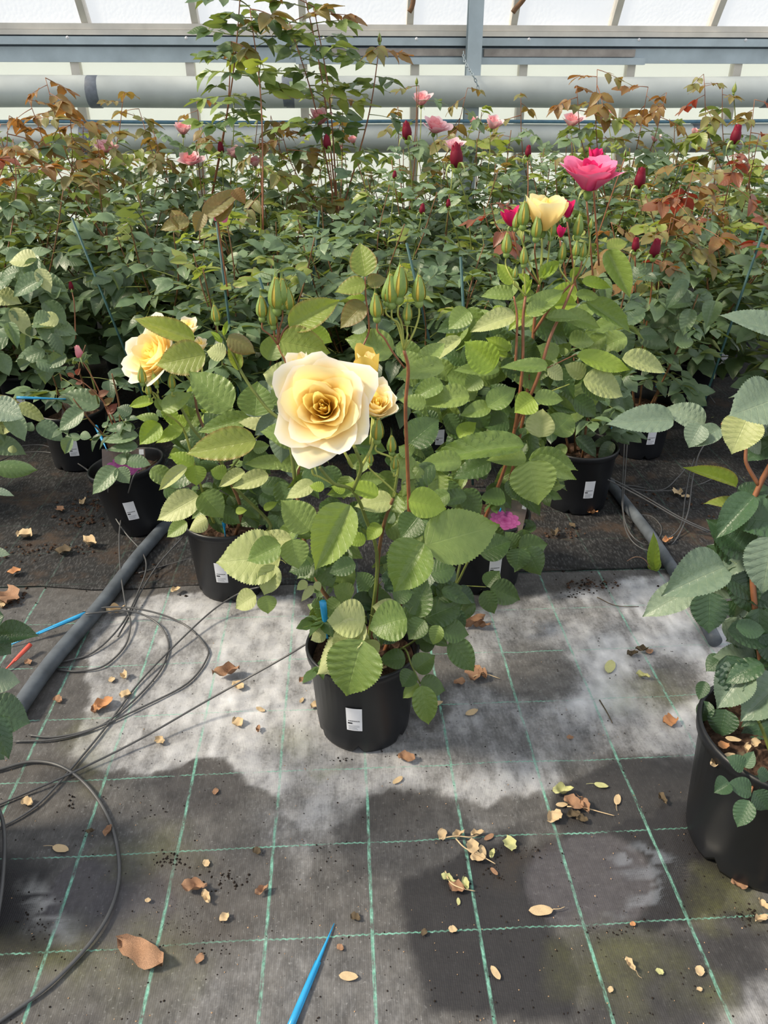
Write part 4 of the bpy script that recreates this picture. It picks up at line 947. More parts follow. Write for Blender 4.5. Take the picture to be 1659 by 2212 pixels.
leaves(Rp, 1.24, [
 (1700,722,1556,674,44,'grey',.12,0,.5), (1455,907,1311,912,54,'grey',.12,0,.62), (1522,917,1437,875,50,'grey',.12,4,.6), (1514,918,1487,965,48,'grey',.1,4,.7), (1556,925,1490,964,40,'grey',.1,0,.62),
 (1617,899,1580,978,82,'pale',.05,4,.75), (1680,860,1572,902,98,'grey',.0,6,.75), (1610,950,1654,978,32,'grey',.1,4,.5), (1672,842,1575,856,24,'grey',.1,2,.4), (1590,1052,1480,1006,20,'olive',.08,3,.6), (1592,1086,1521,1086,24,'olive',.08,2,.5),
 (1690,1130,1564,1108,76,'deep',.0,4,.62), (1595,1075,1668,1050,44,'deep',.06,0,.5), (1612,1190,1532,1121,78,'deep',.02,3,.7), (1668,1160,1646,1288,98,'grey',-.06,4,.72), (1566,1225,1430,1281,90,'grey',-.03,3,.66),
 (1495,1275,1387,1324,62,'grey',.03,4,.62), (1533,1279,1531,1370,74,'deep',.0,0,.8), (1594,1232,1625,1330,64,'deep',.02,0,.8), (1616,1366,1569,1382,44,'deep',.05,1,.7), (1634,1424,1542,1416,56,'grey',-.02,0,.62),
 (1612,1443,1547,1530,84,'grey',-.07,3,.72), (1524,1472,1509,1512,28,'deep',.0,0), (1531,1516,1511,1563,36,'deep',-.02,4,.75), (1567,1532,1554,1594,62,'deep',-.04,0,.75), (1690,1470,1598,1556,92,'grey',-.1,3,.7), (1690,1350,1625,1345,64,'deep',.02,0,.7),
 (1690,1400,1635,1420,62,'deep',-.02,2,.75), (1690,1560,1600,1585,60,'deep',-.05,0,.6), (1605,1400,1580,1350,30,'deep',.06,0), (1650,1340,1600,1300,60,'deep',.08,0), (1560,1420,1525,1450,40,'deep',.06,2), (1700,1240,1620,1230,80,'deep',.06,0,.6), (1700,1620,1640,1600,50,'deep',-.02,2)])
leaves(Rp, 1.0, [(1607,1658,1571,1635,32,'deep',.02,0), (1609,1658,1628,1622,30,'deep',.02,0), (1576,1691,1542,1711,40,'deep',-.01,3), (1623,1707,1572,1693,40,'deep',-.02,0,.7), (1618,1729,1592,1788,46,'deep',-.04,0,.8), (1628,1709,1662,1752,42,'deep',-.03,0,.75),
 (1636,1667,1664,1684,28,'deep',.0,2), (1630,1705,1641,1673,36,'deep',.02,0)])
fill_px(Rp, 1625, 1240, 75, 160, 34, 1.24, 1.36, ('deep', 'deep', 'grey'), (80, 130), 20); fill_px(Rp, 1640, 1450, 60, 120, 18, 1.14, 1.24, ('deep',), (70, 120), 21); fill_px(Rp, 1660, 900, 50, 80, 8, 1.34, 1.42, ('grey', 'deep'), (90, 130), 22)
Lp = Plant('potted_rose', (-.90, 1.10), 'large-leaved dark rose in a big black pot cut off at the left front', None, None); big_pot(Lp, 1.11)
canes_px(Lp, [([Lp.loc+np.array([0, 0, .24]), (-70,1600,1.16), (-60,1480,1.2), (-40,1375,1.24), (-60,1100,1.3), (-60,900,1.36)], .006, .004, 'canered')])
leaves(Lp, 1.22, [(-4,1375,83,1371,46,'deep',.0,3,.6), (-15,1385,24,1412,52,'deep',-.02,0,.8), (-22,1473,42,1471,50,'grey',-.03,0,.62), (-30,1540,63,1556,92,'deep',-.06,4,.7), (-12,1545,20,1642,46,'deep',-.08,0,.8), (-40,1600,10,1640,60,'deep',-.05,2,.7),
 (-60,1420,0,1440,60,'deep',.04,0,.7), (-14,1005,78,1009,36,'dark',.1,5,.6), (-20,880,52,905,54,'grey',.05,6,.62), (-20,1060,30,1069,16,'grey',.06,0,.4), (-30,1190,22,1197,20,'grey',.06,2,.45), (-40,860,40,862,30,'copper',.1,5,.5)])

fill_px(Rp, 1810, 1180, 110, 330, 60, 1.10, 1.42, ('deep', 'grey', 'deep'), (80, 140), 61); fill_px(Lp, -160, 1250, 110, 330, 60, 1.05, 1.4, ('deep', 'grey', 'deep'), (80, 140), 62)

# ================================================================== THE ROWS BEHIND
FIELD = []
def field_plant(x, y, h, n, seed, label, mats=('field', 'shade'), top=None, lab_deg=None, spread=.2, step=.05, z0=.34, leafL=(.17, .24), group=None, canemat='canebrown', topfrac=.84):
    p = Plant('potted_rose', (x, y), label, group, lab_deg)
    grow(p, n, h, seed, mats, spread, leafL, step, z0, top, topfrac, canemat)
    FIELD.append(p); return p
def nearest_plant(px, py, Y):
    q = YP(px, py, Y); return min(FIELD, key=lambda p: math.hypot(p.loc[0]-q[0], (p.loc[1]-q[1])*1.2))
# third and fourth rows, whose pots show
D = field_plant(-.785, 2.67, .62, 2, 1, 'small rose with a thin red shoot in the leaning pot by the left pipe', ('shade', 'field'), ('red', 'bronze'), 4, .10, .075, .36, (.13, .18))
E_ = field_plant(.93, 2.75, .95, 4, 2, 'leafy rose right of the yellow bushes, in the pot at the right pipe end', ('field', 'shade'), None, 4, .2, .055, .34)
F_ = field_plant(-1.2, 3.27, .60, 3, 3, 'low rose in the pot with a pink picture tag, far left between the aisle pots', ('shade', 'field'), None, 8, .17, .075, .34)
G_ = field_plant(1.36, 3.26, .90, 4, 4, 'rose on the right in the fourth row, grey drip tubes hanging before its pot', ('field', 'shade'), None, 6, .22, .055, .34)
N_ = field_plant(-1.75, 2.85, .95, 4, 5, 'pale leafy rose cut by the left edge behind the dark front bush', ('field', 'pale'), None, None, .2, .06, .36)
kinds = [('pink', 'tall rose, bronze young shoots', ('field', 'field', 'shade'), ('field', 'field', 'field', 'olive', 'copper')),
         ('crimson', 'dense green rose', ('field', 'shade'), ('field', 'field', 'olive')),
         ('red', 'rose with reddish leaves', ('field', 'shade', 'field'), ('red', 'copper', 'field', 'olive'))]
rows = [(3.26, [-.42, .47, 2.15]), (3.82, [-2.35, -1.65, -.82, .02, .90, 1.85]), (4.38, [-2.05, -1.22, -.4, .45, 1.32, 2.2]), (4.94, [-2.5, -1.65, -.82, .02, .88, 1.75, 2.6]),
        (5.5, [-2.9, -2.05, -1.22, -.4, .45, 1.3, 2.15, 3.0]), (6.06, [-2.5, -1.65, -.82, .02, .86, 1.72, 2.6, 3.4])]
ordn = ['third', 'fourth', 'fifth', 'sixth', 'seventh', 'last']
side = lambda x, y: ('far left' if x/y < -.42 else 'left' if x/y < -.22 else 'middle left' if x/y < -.05 else 'middle' if x/y < .08 else 'middle right' if x/y < .22 else 'right' if x/y < .38 else 'far right')
sd = 20
for ri, (y, xs) in enumerate(rows):
    for xi, x in enumerate(xs):
        sd += 1; rs = random.Random(sd)
        k = 2 if x/y > .33 and y < 4.5 else 0 if (x/y < -.3 or rs.random() < .55) else 1
        if y < 4: k = 1 if abs(x) < 1.3 else k
        h = {3.26: 1.0, 3.82: 1.10, 4.38: 1.18, 4.94: 1.24, 5.5: 1.27, 6.06: 1.28}[y]*rs.uniform(.93, 1.06)
        nm, desc, mats, tops = kinds[k]
        lab = '%s, %s from the left in the %s row from the back' % (desc, ['first', 'second', 'third', 'fourth', 'fifth', 'sixth', 'seventh', 'eighth'][xi], ['sixth', 'fifth', 'fourth', 'third', 'second', 'nearest the wall'][ri]) if ri < 5 else '%s, %s from the left along the wall' % (desc, ['first', 'second', 'third', 'fourth', 'fifth', 'sixth', 'seventh', 'eighth'][xi])
        p = field_plant(x+rs.uniform(-.05, .05), y+rs.uniform(-.05, .05), h, 5 if y > 4 else 6, sd, lab, mats, tops, 0 if y < 4.4 else None, .32, .046 if y > 4 else .042, .28, (.23, .34), 'roses in pots in the rows behind')
leaves(D, 2.47, [(285,1012,218,1060,38,'field',.0,0,.6), (285,1012,307,1048,32,'field',.0,2,.6), (308,1000,358,1012,28,'field',.02,0,.5), (290,1005,300,980,24,'field',.03,0,.5), (228,880,163,913,36,'field',.1,0), (195,935,172,966,26,'field',.05,3), (212,938,178,926,16,'field',.06,0), (214,930,238,938,18,'field',.05,2),
 (335,932,262,920,22,'field',.08,4), (340,948,258,950,24,'field',.06,0), (335,970,262,968,22,'field',.05,2), (320,1000,275,985,24,'field',.06,0), (330,900,300,880,26,'shade',.1,0)])
D.cane([D.loc+np.array([0,0,.2]), YP(285,900,2.66), YP(245,830,2.66), YP(203,798,2.66)], .003, .0018, 'canered', 6, 5); D.cane([D.loc+np.array([.01,0,.2]), YP(275,890,2.67), YP(258,820,2.67), YP(238,772,2.67)], .003, .0022, 'canered', 6, 5)
leaves(D, 2.66, [(215,803,200,792,8,'red',0,3), (222,800,232,786,10,'red',0,3), (232,815,214,818,10,'red',0,2), (258,845,240,835,12,'bronze',0,2), (262,850,285,842,14,'red',0,0), (270,870,292,858,14,'bronze',0,0), (240,775,215,765,7,'field',0,3), (240,775,262,760,8,'field',0,3), (242,770,252,752,8,'field',0,3), (275,890,298,870,16,'red',0,2)])
leaves(F_, 3.1, [(215,878,128,848,44,'field',.0,0), (180,860,150,880,24,'shade',.05,0), (95,850,125,870,20,'shade',.1,0)])
fill_px(N_, 45, 640, 85, 80, 26, 2.7, 2.9, ('field', 'pale', 'field'), (50, 85), 51); fill_px(N_, 60, 745, 100, 60, 22, 2.65, 2.9, ('field', 'shade'), (45, 80), 52); fill_px(N_, 25, 930, 90, 45, 14, 2.6, 2.8, ('field', 'pale'), (45, 75), 53)
fill_px(G_, 1420, 670, 130, 80, 26, 3.0, 3.15, ('field', 'shade', 'field'), (50, 85), 54); fill_px(E_, 1290, 890, 70, 90, 26, 2.6, 2.8, ('shade', 'field'), (40, 65), 55)
D.root.rotation_euler.y = -.15
# long shoots above the rows
SH = [(98,168,4.6,12,('bronze',)), (62,215,4.4,10,('bronze','copper')), (150,228,4.8,9,('bronze','copper')), (20,250,4.4,10,('bronze','red')), (180,262,4.9,8,('copper','bronze')), (268,202,5.0,9,('bronze','copper')), (300,235,5.1,7,('copper',)), (28,300,4.2,10,('bronze',)), (425,215,5.2,7,('bronze','copper')), (602,262,4.8,9,('bronze',)),
      (740,185,5.2,6,('copper','bronze')), (585,250,5.0,6,('copper',)), (1010,190,5.4,8,('copper','field')), (1125,200,5.4,7,('copper','bronze')), (1290,150,4.9,11,('bronze','copper')), (1245,185,4.9,7,('bronze','copper')), (1400,188,5.0,9,('bronze',)), (1440,200,4.9,7,('bronze','copper')), (1520,160,5.0,8,('copper','red')), (1560,180,5.0,7,('copper','field')),
      (1630,215,4.8,8,('red','copper')), (1500,355,3.5,9,('red','bronze')), (1470,400,3.4,8,('bronze','copper')), (1590,330,3.6,9,('red','copper')), (1530,430,3.4,8,('bronze','copper')), (1450,470,3.3,8,('copper','bronze')), (1060,440,3.6,6,('red',)), (1320,480,3.3,6,('bronze',)), (1410,560,3.15,6,('bronze','red')), (860,230,5.4,6,('field','copper')), (905,185,5.5,5,('copper','field')), (1640,290,4.2,8,('red','copper')), (560,300,4.6,6,('copper',)), (330,280,4.8,8,('copper','field')), (210,300,4.6,8,('copper','bronze'))]
for x, y, Y, n, m in SH: shoot(nearest_plant(x, y+120, Y), x, y, Y, .75, m, n, .27 if Y > 4 else .22)
# the three tall shoots left of the middle
for px, py, Y, n in [(523, -60, 4.7, 24), (500, 90, 4.75, 9), (652, -40, 4.9, 18), (625, 50, 4.9, 9), (678, 15, 4.9, 9), (820, 100, 4.9, 9), (540,20,4.7,9)]:
    p = nearest_plant(px, 400, Y); e = YP(px, py, Y); b = np.array([p.loc[0], p.loc[1], .8]); m = b*.4+e*.6+np.array([.03, 0, 0])
    p.cane([b, m, e], .0055, .0025, 'canered', 6, 6); P = p.canes[-1]; g = R.uniform(0, 6)
    for i in range(n):
        q = P[-1]+(P[0]-P[-1])*0; fr = 1-i/n*.72; q = P[int(fr*(len(P)-1))]*.5+P[min(len(P)-1, int(fr*(len(P)-1))+1)]*.5; g += 2.4
        place_leaf(p.root, q-p.loc, [math.cos(g), math.sin(g), R.uniform(0, .6)-.15], [.3*math.cos(g), -.3, 1], R.uniform(.22, .32), R.choice(('green', 'olive', 'dark', 'field') if fr < .9 else ('copper', 'bronze')))
    if px == 820: p.bud(820, 92, 22, Y, 'crimson', 'tight', None)
# flowers of the rows behind: px, py, radius px or height px, kind, distance
def far_bloom(px, py, rpx, col, Y, openness=.7, axis=(0, -.35, 1), hfac=1.1, var=0, frm=None):
    p = nearest_plant(px, py+60, Y); c = YP(px, py, Y); k = F/((c-CAM)@fwd); r = rpx*1.15/k; a = unit(axis)
    o = link('rose_bloom', bloom_mesh(col, openness, var, hfac), p.root, frame(c-a*r*.4-p.loc, np.cross(a, [1, .1, 0]), a, r, r, r))
    b = c-a*r*.8; s = np.array([b[0]*.75+p.loc[0]*.25, b[1]*.75+p.loc[1]*.25, max(.5, b[2]-.4)])
    p.cane([s, (s+b)/2+np.array([.01, .005, .05]), b], .003, .0026, 'peduncle', 6, 4, 'stalk'); return o
def far_bud(px, py, hpx, col, Y, kind='opening', up=(0, 0, 1)):
    p = nearest_plant(px, py+60, Y); b = YP(px, py+hpx*.45, Y); s = np.array([b[0]*.75+p.loc[0]*.25, b[1]*.75+p.loc[1]*.25, max(.5, b[2]-.42)])
    pr = proj(s); p.bud(px, py+hpx*.45, hpx, Y, col, kind, None, up); bb_ = b
    p.cane([s, (s+b)/2+np.array([.01, .004, .04]), b-np.array([0, 0, .004])], .0034, .0028, 'canered' if R.random() < .3 else 'cane', 6, 4, 'stalk')
for i, (x, y, r, c, Y, op) in enumerate([(690,257,21,'pink',4.9,.6), (395,280,18,'pink',5.3,.5), (910,217,18,'pink',5.6,.6), (940,275,22,'pink',4.9,.9), (1065,268,18,'pink',5.1,.5), (1235,262,19,'pink',5.1,.7), (1312,245,10,'pink',5.6,.5), (228,320,17,'palepink',4.8,.8),
        (507,332,15,'palepink',4.8,.6), (762,303,11,'pink',5.3,.4), (735,322,8,'pink',5.3,.4), (550,352,13,'pink',4.7,.5), (412,347,19,'pink',4.7,.95), (980,316,17,'palepink',4.6,.7), (1020,260,9,'pink',5.5,.5), (1415,300,10,'palepink',5.2,.5), (690,290,10,'crimson',4.9,.4), (1500,285,9,'pink',5,.5)]):
    far_bloom(x, y, r, c, Y, op, (R.uniform(-.3, .3), -.4, 1), 1.15, i % 4)
for x, y, h, Y in [(478,320,26,4.8), (708,308,32,4.7), (880,284,40,4.5), (987,338,54,3.75), (1140,328,26,4.1), (1380,387,46,3.8), (1585,293,42,4.2), (1372,529,32,3.1), (1411,537,42,3.05), (911,452,24,3.7), (852,378,18,4), (968,440,20,3.7), (155,618,20,3.6)]:
    far_bud(x, y, h, 'crimson', Y, 'opening', unit([R.uniform(-.12, .12), 0, 1]))
far_bud(236, 752, 32, 'pink', 2.68); far_bud(1585, 190, 22, 'yel_bud', 4.9, 'tight'); far_bud(1350, 330, 20, 'crimson', 3.8, 'tight'); far_bud(505,215,16,'crimson',5.2,'tight'); far_bud(900,175,16,'yel_bud',5.4,'tight')
# the magenta roses on the right: large enough for single petals
mp = nearest_plant(1280, 470, 3.26)
def petal_bloom(p, px, py, rpx, Y, axis, N, op, seed, mats, hfac, lab=None):
    c = YP(px, py, Y); k = F/((c-CAM)@fwd)
    o, b = p.bloom(c, np.array(axis), rpx/k, N, op, seed, mats, hfac=hfac, nu=8, nv=7, cup=1.5)
    if lab: o['label'] = lab
    s = np.array([b[0]*.8+p.loc[0]*.2, b[1]*.8+p.loc[1]*.2, max(.5, b[2]-.35)]); p.cane([s, (s+b)/2, b], .0036, .0032, 'canered', 6, 4, 'stalk')
mg = [M['magenta'], M['hotpink'], M['hotpink']]; md = [M['crimson'], M['magenta'], M['magenta']]
petal_bloom(mp, 1275, 388, 58, 2.95, (0, -.2, 1), 20, .78, 3, mg, 1.1, 'large open magenta bloom')
petal_bloom(mp, 1284, 350, 24, 3.1, (.1, -.1, 1), 10, .25, 4, md, 1.6)
petal_bloom(mp, 1226, 460, 24, 3.0, (-.1, -.1, 1), 10, .25, 5, md, 1.5)
petal_bloom(mp, 1104, 478, 26, 3.0, (-.2, -.1, .9), 10, .35, 6, md, 1.4); petal_bloom(mp, 1212, 505, 18, 2.95, (0, -.1, 1), 8, .3, 7, md, 1.3)
wp = nearest_plant(468, 520, 3.3); petal_bloom(wp, 470, 450, 24, 3.02, (.25, -.5, -.55), 12, .6, 8, [M['hotpink']]*3, 1.3, 'wilting pink bloom hanging over')
for x, y, tx, ty, w, m in [(440,470,520,405,38,'copper'), (470,480,505,420,26,'copper'), (400,500,370,450,30,'copper'), (505,410,530,440,24,'bronze'), (410,480,340,490,30,'copper'), (440,460,420,500,30,'copper')]: wp.leaf_px(x, y, tx, ty, w, 2.95, m)
# green bamboo-thin stakes tied into the rows
for k, (x0, y0, x1, y1, Y, lab) in enumerate([(995,555,1003,705,2.9,'green-blue plant stake beside the tall crimson bud'), (878,525,905,640,3.2,'slanting green-blue plant stake behind the bud cluster of the middle rose'), (468,480,478,560,3.1,'green-blue plant stake under the wilting pink bloom'),
        (155,470,235,670,3.5,'leaning green-blue plant stake in the dense leaves at the left'), (690,455,680,560,3.9,'upright green-blue plant stake in the dense leaves left of the middle'), (1652,490,1600,640,3.3,'leaning green-blue plant stake near the right edge'), (560,600,590,690,3.0,'slanting green-blue plant stake behind the left bud cluster')]):
    a, b = YP(x0, y0, Y), YP(x1, y1, Y); d = (b-a)/(a[2]-b[2]); g = b+d*(b[2]-.02); o = link('plant_stake', MB().tube([a, (a+g)/2, g], .0055, 6).mesh('plant_stake', M['stake'])); tag(o, lab, 'stake')

# ================================================================== IRRIGATION ON THE GROUND
def tube_px(name, pts, r, mat, label, cat, group=None, n=6, per=6):
    P = [G(q[0], q[1], (q[2] if len(q) > 2 else .0)+r+.003) for q in pts]
    o = link(name, MB().tube(spline(P, per), r, n).mesh(name, M[mat])); return tag(o, label, cat, group)
tube_px('irrigation_pipe', [(30,1545), (110,1432), (215,1310), (300,1200), (352,1140), (395,1085)], .023, 'pipe', 'thick dark poly pipe running along the ground at the left', 'pipe', n=14)
tube_px('irrigation_pipe', [(1310,1035), (1345,1080), (1400,1150), (1455,1232), (1505,1310), (1545,1385)], .021, 'pipe', 'thick dark poly pipe crossing the ground at the right behind the dark rose', 'pipe', n=14)
tr_ = .0028
TUBES = [
 ([(668,1387,.2), (600,1428,.14), (450,1512,.05), (300,1598,.015), (150,1672,.004), (0,1737), (-60,1762)], 'straight drip tube stretched from the front middle pot to the left edge'),
 ([(560,1268,.09), (520,1280,.06), (460,1318,.03), (380,1392,.01), (300,1475), (225,1575), (150,1665), (85,1735), (20,1778), (-30,1795)], 'drip tube from the left yellow rose pot crossing the straight tube'),
 ([(-40,1672), (0,1662), (70,1645), (135,1657), (195,1705), (240,1780), (258,1870), (245,1950), (200,2030), (110,2125), (0,2205), (-60,2250)], 'big wide loop of drip tube lying at the bottom left'),
 ([(300,1015,.27), (288,1030,.262), (278,1062,.2), (268,1090,.1), (258,1150,.06), (260,1230,.04), (272,1310,.02), (282,1345,.01), (270,1395), (225,1438), (170,1450), (125,1447)], 'drip tube hanging from the leaning pot down to the thick pipe, right strand'),
 ([(262,1015,.27), (240,1030,.262), (234,1060,.2), (240,1100,.1), (270,1150,.05), (305,1190,.03), (316,1225,.03), (300,1275,.02), (262,1350,.012), (200,1410), (133,1430)], 'drip tube hanging from the leaning pot down to the thick pipe, left strand'),
 ([(178,1320,.03), (250,1311,.03), (330,1322,.02), (400,1350), (443,1393), (447,1422), (405,1476), (310,1526), (205,1573), (120,1592), (62,1588)], 'outer curl of drip tube left of the middle pot'),
 ([(185,1326,.05), (280,1320,.03), (338,1345,.012), (364,1388), (352,1438), (312,1490), (255,1542), (200,1576), (120,1597), (30,1602)], 'inner curl of drip tube left of the middle pot'),
 ([(395,1160,.06), (345,1215,.03), (308,1272,.015), (280,1330,.008), (255,1375)], 'short drip tube slanting down in front of the left yellow rose pot'),
 ([(415,1205), (360,1221), (300,1238,.02)], 'short straight drip tube between the thick pipe and the left yellow rose pot'),
 ([(-30,1000), (30,968), (95,962), (150,990), (200,1022,.13)], 'upper arched drip tube left of the pot with the pink tag'),
 ([(-30,1010), (40,980), (110,978), (165,1000), (192,1018,.13)], 'lower arched drip tube left of the pot with the pink tag'),
 ([(1240,1000,.2), (1300,1024,.15), (1385,1068,.1), (1470,1118,.06), (1540,1150,.02)], 'upper of two drip tubes stretched from the right pot'),
 ([(1240,1006,.2), (1300,1030,.15), (1385,1074,.1), (1465,1120,.06), (1530,1150,.02)], 'lower of two drip tubes stretched from the right pot'),
 ([(1358,905,.15), (1355,960,.12), (1349,1040,.08), (1346,1095,.05), (1352,1145,.02), (1375,1178), (1412,1190), (1455,1172), (1485,1110,.05), (1495,1040,.1), (1508,985,.14), (1525,955,.18)], 'drip tube hanging in a long U before the right pots, outer strand'),
 ([(1352,905,.15), (1349,960,.12), (1345,1040,.08), (1345,1100,.05), (1360,1150,.02), (1390,1175), (1425,1172), (1468,1140,.02), (1480,1075,.06), (1490,1020,.1), (1500,990,.13)], 'drip tube hanging in a long U before the right pots, inner strand'),
 ([(1326,1046), (1370,1050), (1430,1058), (1465,1030,.04), (1483,1008,.07)], 'thin drip tube bending up behind the U-shaped strands'),
 ([(1326,1048), (1400,1060), (1460,1058), (1515,1045), (1560,1022,.03)], 'thin drip tube lying flat behind the U-shaped strands'),
 ([(1378,1112), (1408,1116), (1428,1138), (1424,1160), (1402,1176)], 'small ring of drip tube beside the right thick pipe'),
 ([(1415,830,.18), (1445,800,.22), (1480,797,.22), (1510,825,.16), (1545,872,.08)], 'drip tube arching over the pot rim right of the yellow rose')]
for i, (pts, lab) in enumerate(TUBES): tube_px('drip_tube', pts, .0042 if i == 2 else tr_, 'tube', lab, 'drip tube', 'drip tubes')
tube_px('drip_tube', [(-8,1735,.1), (6,1775,.09), (10,1830,.07), (4,1920,.04), (-10,2010,.01)], .0042, 'tube', 'drip tube hanging down the side of the big pot at the left edge', 'drip tube', 'drip tubes')
def peg(pts3, r0, r1, mat, label, flat=.5):
    P = [np.array(p) for p in pts3]; mb = MB()
    V, Fc, U = tube_geo([P[0]*(1-t)+P[1]*t for t in np.linspace(0, 1, 8)], [r0, r0, r0*.95, r0*.85, r0*.7, r0*.5, r0*.3, r1], 8); mb.add(V, Fc)
    d = unit(P[1]-P[0]); s = unit(np.cross(d, [0, 0, 1]))
    L = np.linalg.norm(P[1]-P[0]); n = unit(np.cross(s, d))
    for sg in (-1, 1):                                   # groove ribs along the peg
        a, b = P[0]+s*sg*r0*.8, P[0]+d*L*.62+s*sg*r0*.62; mb.tube([a, (a+b)/2, b], r0*.35, 5)
    o = link('drip_peg', mb.mesh('drip_peg', M[mat])); tag(o, label, 'peg', 'drip pegs'); return o
peg([G(622,2230,.007), G(722,1995,.004)], .0065, .001, 'blue', 'blue pointed drip peg lying on the ground at the bottom')
peg([YP(697,1300,1.44), YP(707,1378,1.46)], .0075, .003, 'blue', 'blue drip peg stuck in the front middle pot behind the leaves')
peg([YP(480,1098,2.12), YP(487,1160,2.13)], .006, .003, 'blue', 'blue drip peg stuck in the soil of the left yellow rose pot')
peg([G(185,1325,.04), G(20,1394,.006)], .0068, .002, 'blue', 'blue drip peg on the ground crossing the end of the thick left pipe')
peg([G(66,1392,.03), G(8,1450,.008)], .0068, .002, 'redplastic', 'red drip peg lying by the dark leaves at the left edge')
peg([YP(36,859,3.02), YP(142,862,3.05)], .0062, .003, 'blue', 'blue drip peg held level above the pot at the far left')
peg([YP(207,920,2.92), YP(232,975,2.80)], .0062, .003, 'blue', 'blue drip peg standing slanted in the leaning pot')
peg([YP(1328,912,2.94), YP(1312,958,2.90)], .0062, .003, 'blue', 'blue drip peg in the pot right of the yellow bushes')
peg([YP(1434,806,3.32), YP(1416,836,3.30)], .0062, .003, 'blue', 'blue drip peg in the pot of the fourth row at the right')
peg([YP(1094,1062,2.14), YP(1080,1105,2.12)], .0075, .004, 'blue', 'blue drip peg in the pot of the right yellow rose'); peg([YP(1104,1052,2.16), YP(1098,1100,2.14)], .006, .003, 'blue', 'second thinner blue drip peg in the pot of the right yellow rose')
# picture tags stuck in the pots
def pic_tag(px, py, Y, w, h, label, yaw=0.):
    c = YP(px, py, Y); mb = MB(); mb.box((-w/2, -.0006, -h*.45), (w/2, .0006, h*.55), 0)
    mb.box((w*.36, -.0009, h*.35), (w*.47, .0009, h*.53), 1)
    k = 0
    for ring, cnt, ro, sz in ((0, 9, .27, .15), (1, 7, .17, .13), (2, 5, .08, .11)):     # printed flower on the clear tag
        for i in range(cnt):
            a = 2*math.pi*i/cnt+ring; k += 1; c0, s0 = math.cos(a), math.sin(a); V = []
            for q in range(9):
                g = 2*math.pi*q/9; rx, ry = ro+sz*math.cos(g), sz*.85*math.sin(g)
                V.append((w*(c0*rx-s0*ry), -.0011-k*2e-5, -h*.08+w*.62*(s0*rx+c0*ry)))
            mb.add(V, [tuple(range(9))], [(.5, .5+.5*math.cos(2*math.pi*q/9)) for q in range(9)], 2)
    o = link('picture_tag', mb.mesh('picture_tag', [M['cleartag'], M['white'], M['pinktag']], False)); o.location = tuple(c); o.rotation_euler = (-.5, .12, yaw); tag(o, label, 'tag', 'picture tags')
t = NT('clear_tag_plastic'); t1 = t.bsdf(lin((120,104,100)), .25, .5); t2 = t.n('ShaderNodeBsdfTransparent'); t3_ = t.n('ShaderNodeMixShader'); t3_.inputs[0].default_value = .35; t.l(t1, t3_.inputs[1]); t.l(t2.outputs[0], t3_.inputs[2]); M['cleartag'] = t.end(t3_.outputs[0])
pic_tag(268, 1005, 2.62, .15, .11, 'clear picture tag with a purple flower in the leaning pot', .25)
pic_tag(160, 890, 3.2, .10, .08, 'clear picture tag with a purple flower in the far left pot', .1)
pic_tag(1092, 1118, 2.12, .12, .11, 'clear picture tag with a pink flower in the right yellow rose pot', -.3)

# ================================================================== FALLEN LEAVES AND CRUMBS
def dry_geo(kind, seed):
    rs = random.Random(seed); V, Fc = [], []
    nl, nw = 9, 4
    curl = {'flat': .25, 'curl': 1.6, 'crumple': 1.2, 'chip': .7, 'big': 1.0}[kind]
    asp = {'flat': .7, 'curl': .62, 'crumple': .85, 'chip': .8, 'big': .5}[kind]
    tw = rs.uniform(-.8, .8)*(curl > .3)
    p1, p2 = rs.uniform(0, 6), rs.uniform(0, 6)
    for i in range(nl+1):
        v = i/nl; w = asp*.5*max(.02, (v**.55)*((1-v)**.6)/.45)*(1+rs.uniform(-.14, .14)*(curl > .3))
        for j in range(nw+1):
            u = -1+2*j/nw; x = u*w; a = curl*u*.8
            xx = w*math.sin(a)/max(.3, abs(curl*.8))if curl else x; z = w*(1-math.cos(a))*.8
            z += .06*curl*math.sin(6*v+p1+u*2)+.05*curl*math.sin(11*v+p2-u*3)
            z += .28*curl*(v-.5)**2; ta = tw*(v-.5)
            V.append((xx*math.cos(ta)-z*math.sin(ta), v-.5, xx*math.sin(ta)+z*math.cos(ta)))
    for i in range(nl):
        for j in range(nw): a = i*(nw+1)+j; Fc.append((a, a+1, a+nw+2, a+nw+1))
    V = np.array(V); V[:, 2] -= V[:, 2].min(); return V, Fc
DRY = {}
def dry_leaf(px, py, size, col, kind, label, z=0., rot=None, stalk=False, group='dry leaves fallen on the ground'):
    k = F/((G(px, py, z)-CAM)@fwd); L = size/k*1.12; var = R.randrange(5); key = (kind, var, col, stalk)
    if key not in DRY:
        V, Fc = dry_geo(kind, var+len(kind)*7); mb = MB().add(V, Fc)
        if stalk: mb.tube(spline([(0, -.5, V[2][2]+.01), (.03, -.75, .03), (.12, -1.0, .02)], 4), [.02, .014], 5)
        me_ = mb.mesh('dry_leaf', M[col]); DRY[key] = me_
    o = link('dry_leaf', DRY[key]); o.location = tuple(G(px, py, z)+np.array([0, 0, .004])); o.scale = (L, L, L); o.rotation_euler = (0, 0, R.uniform(0, 6.28) if rot is None else rot)
    return tag(o, label, 'dry leaf', group)
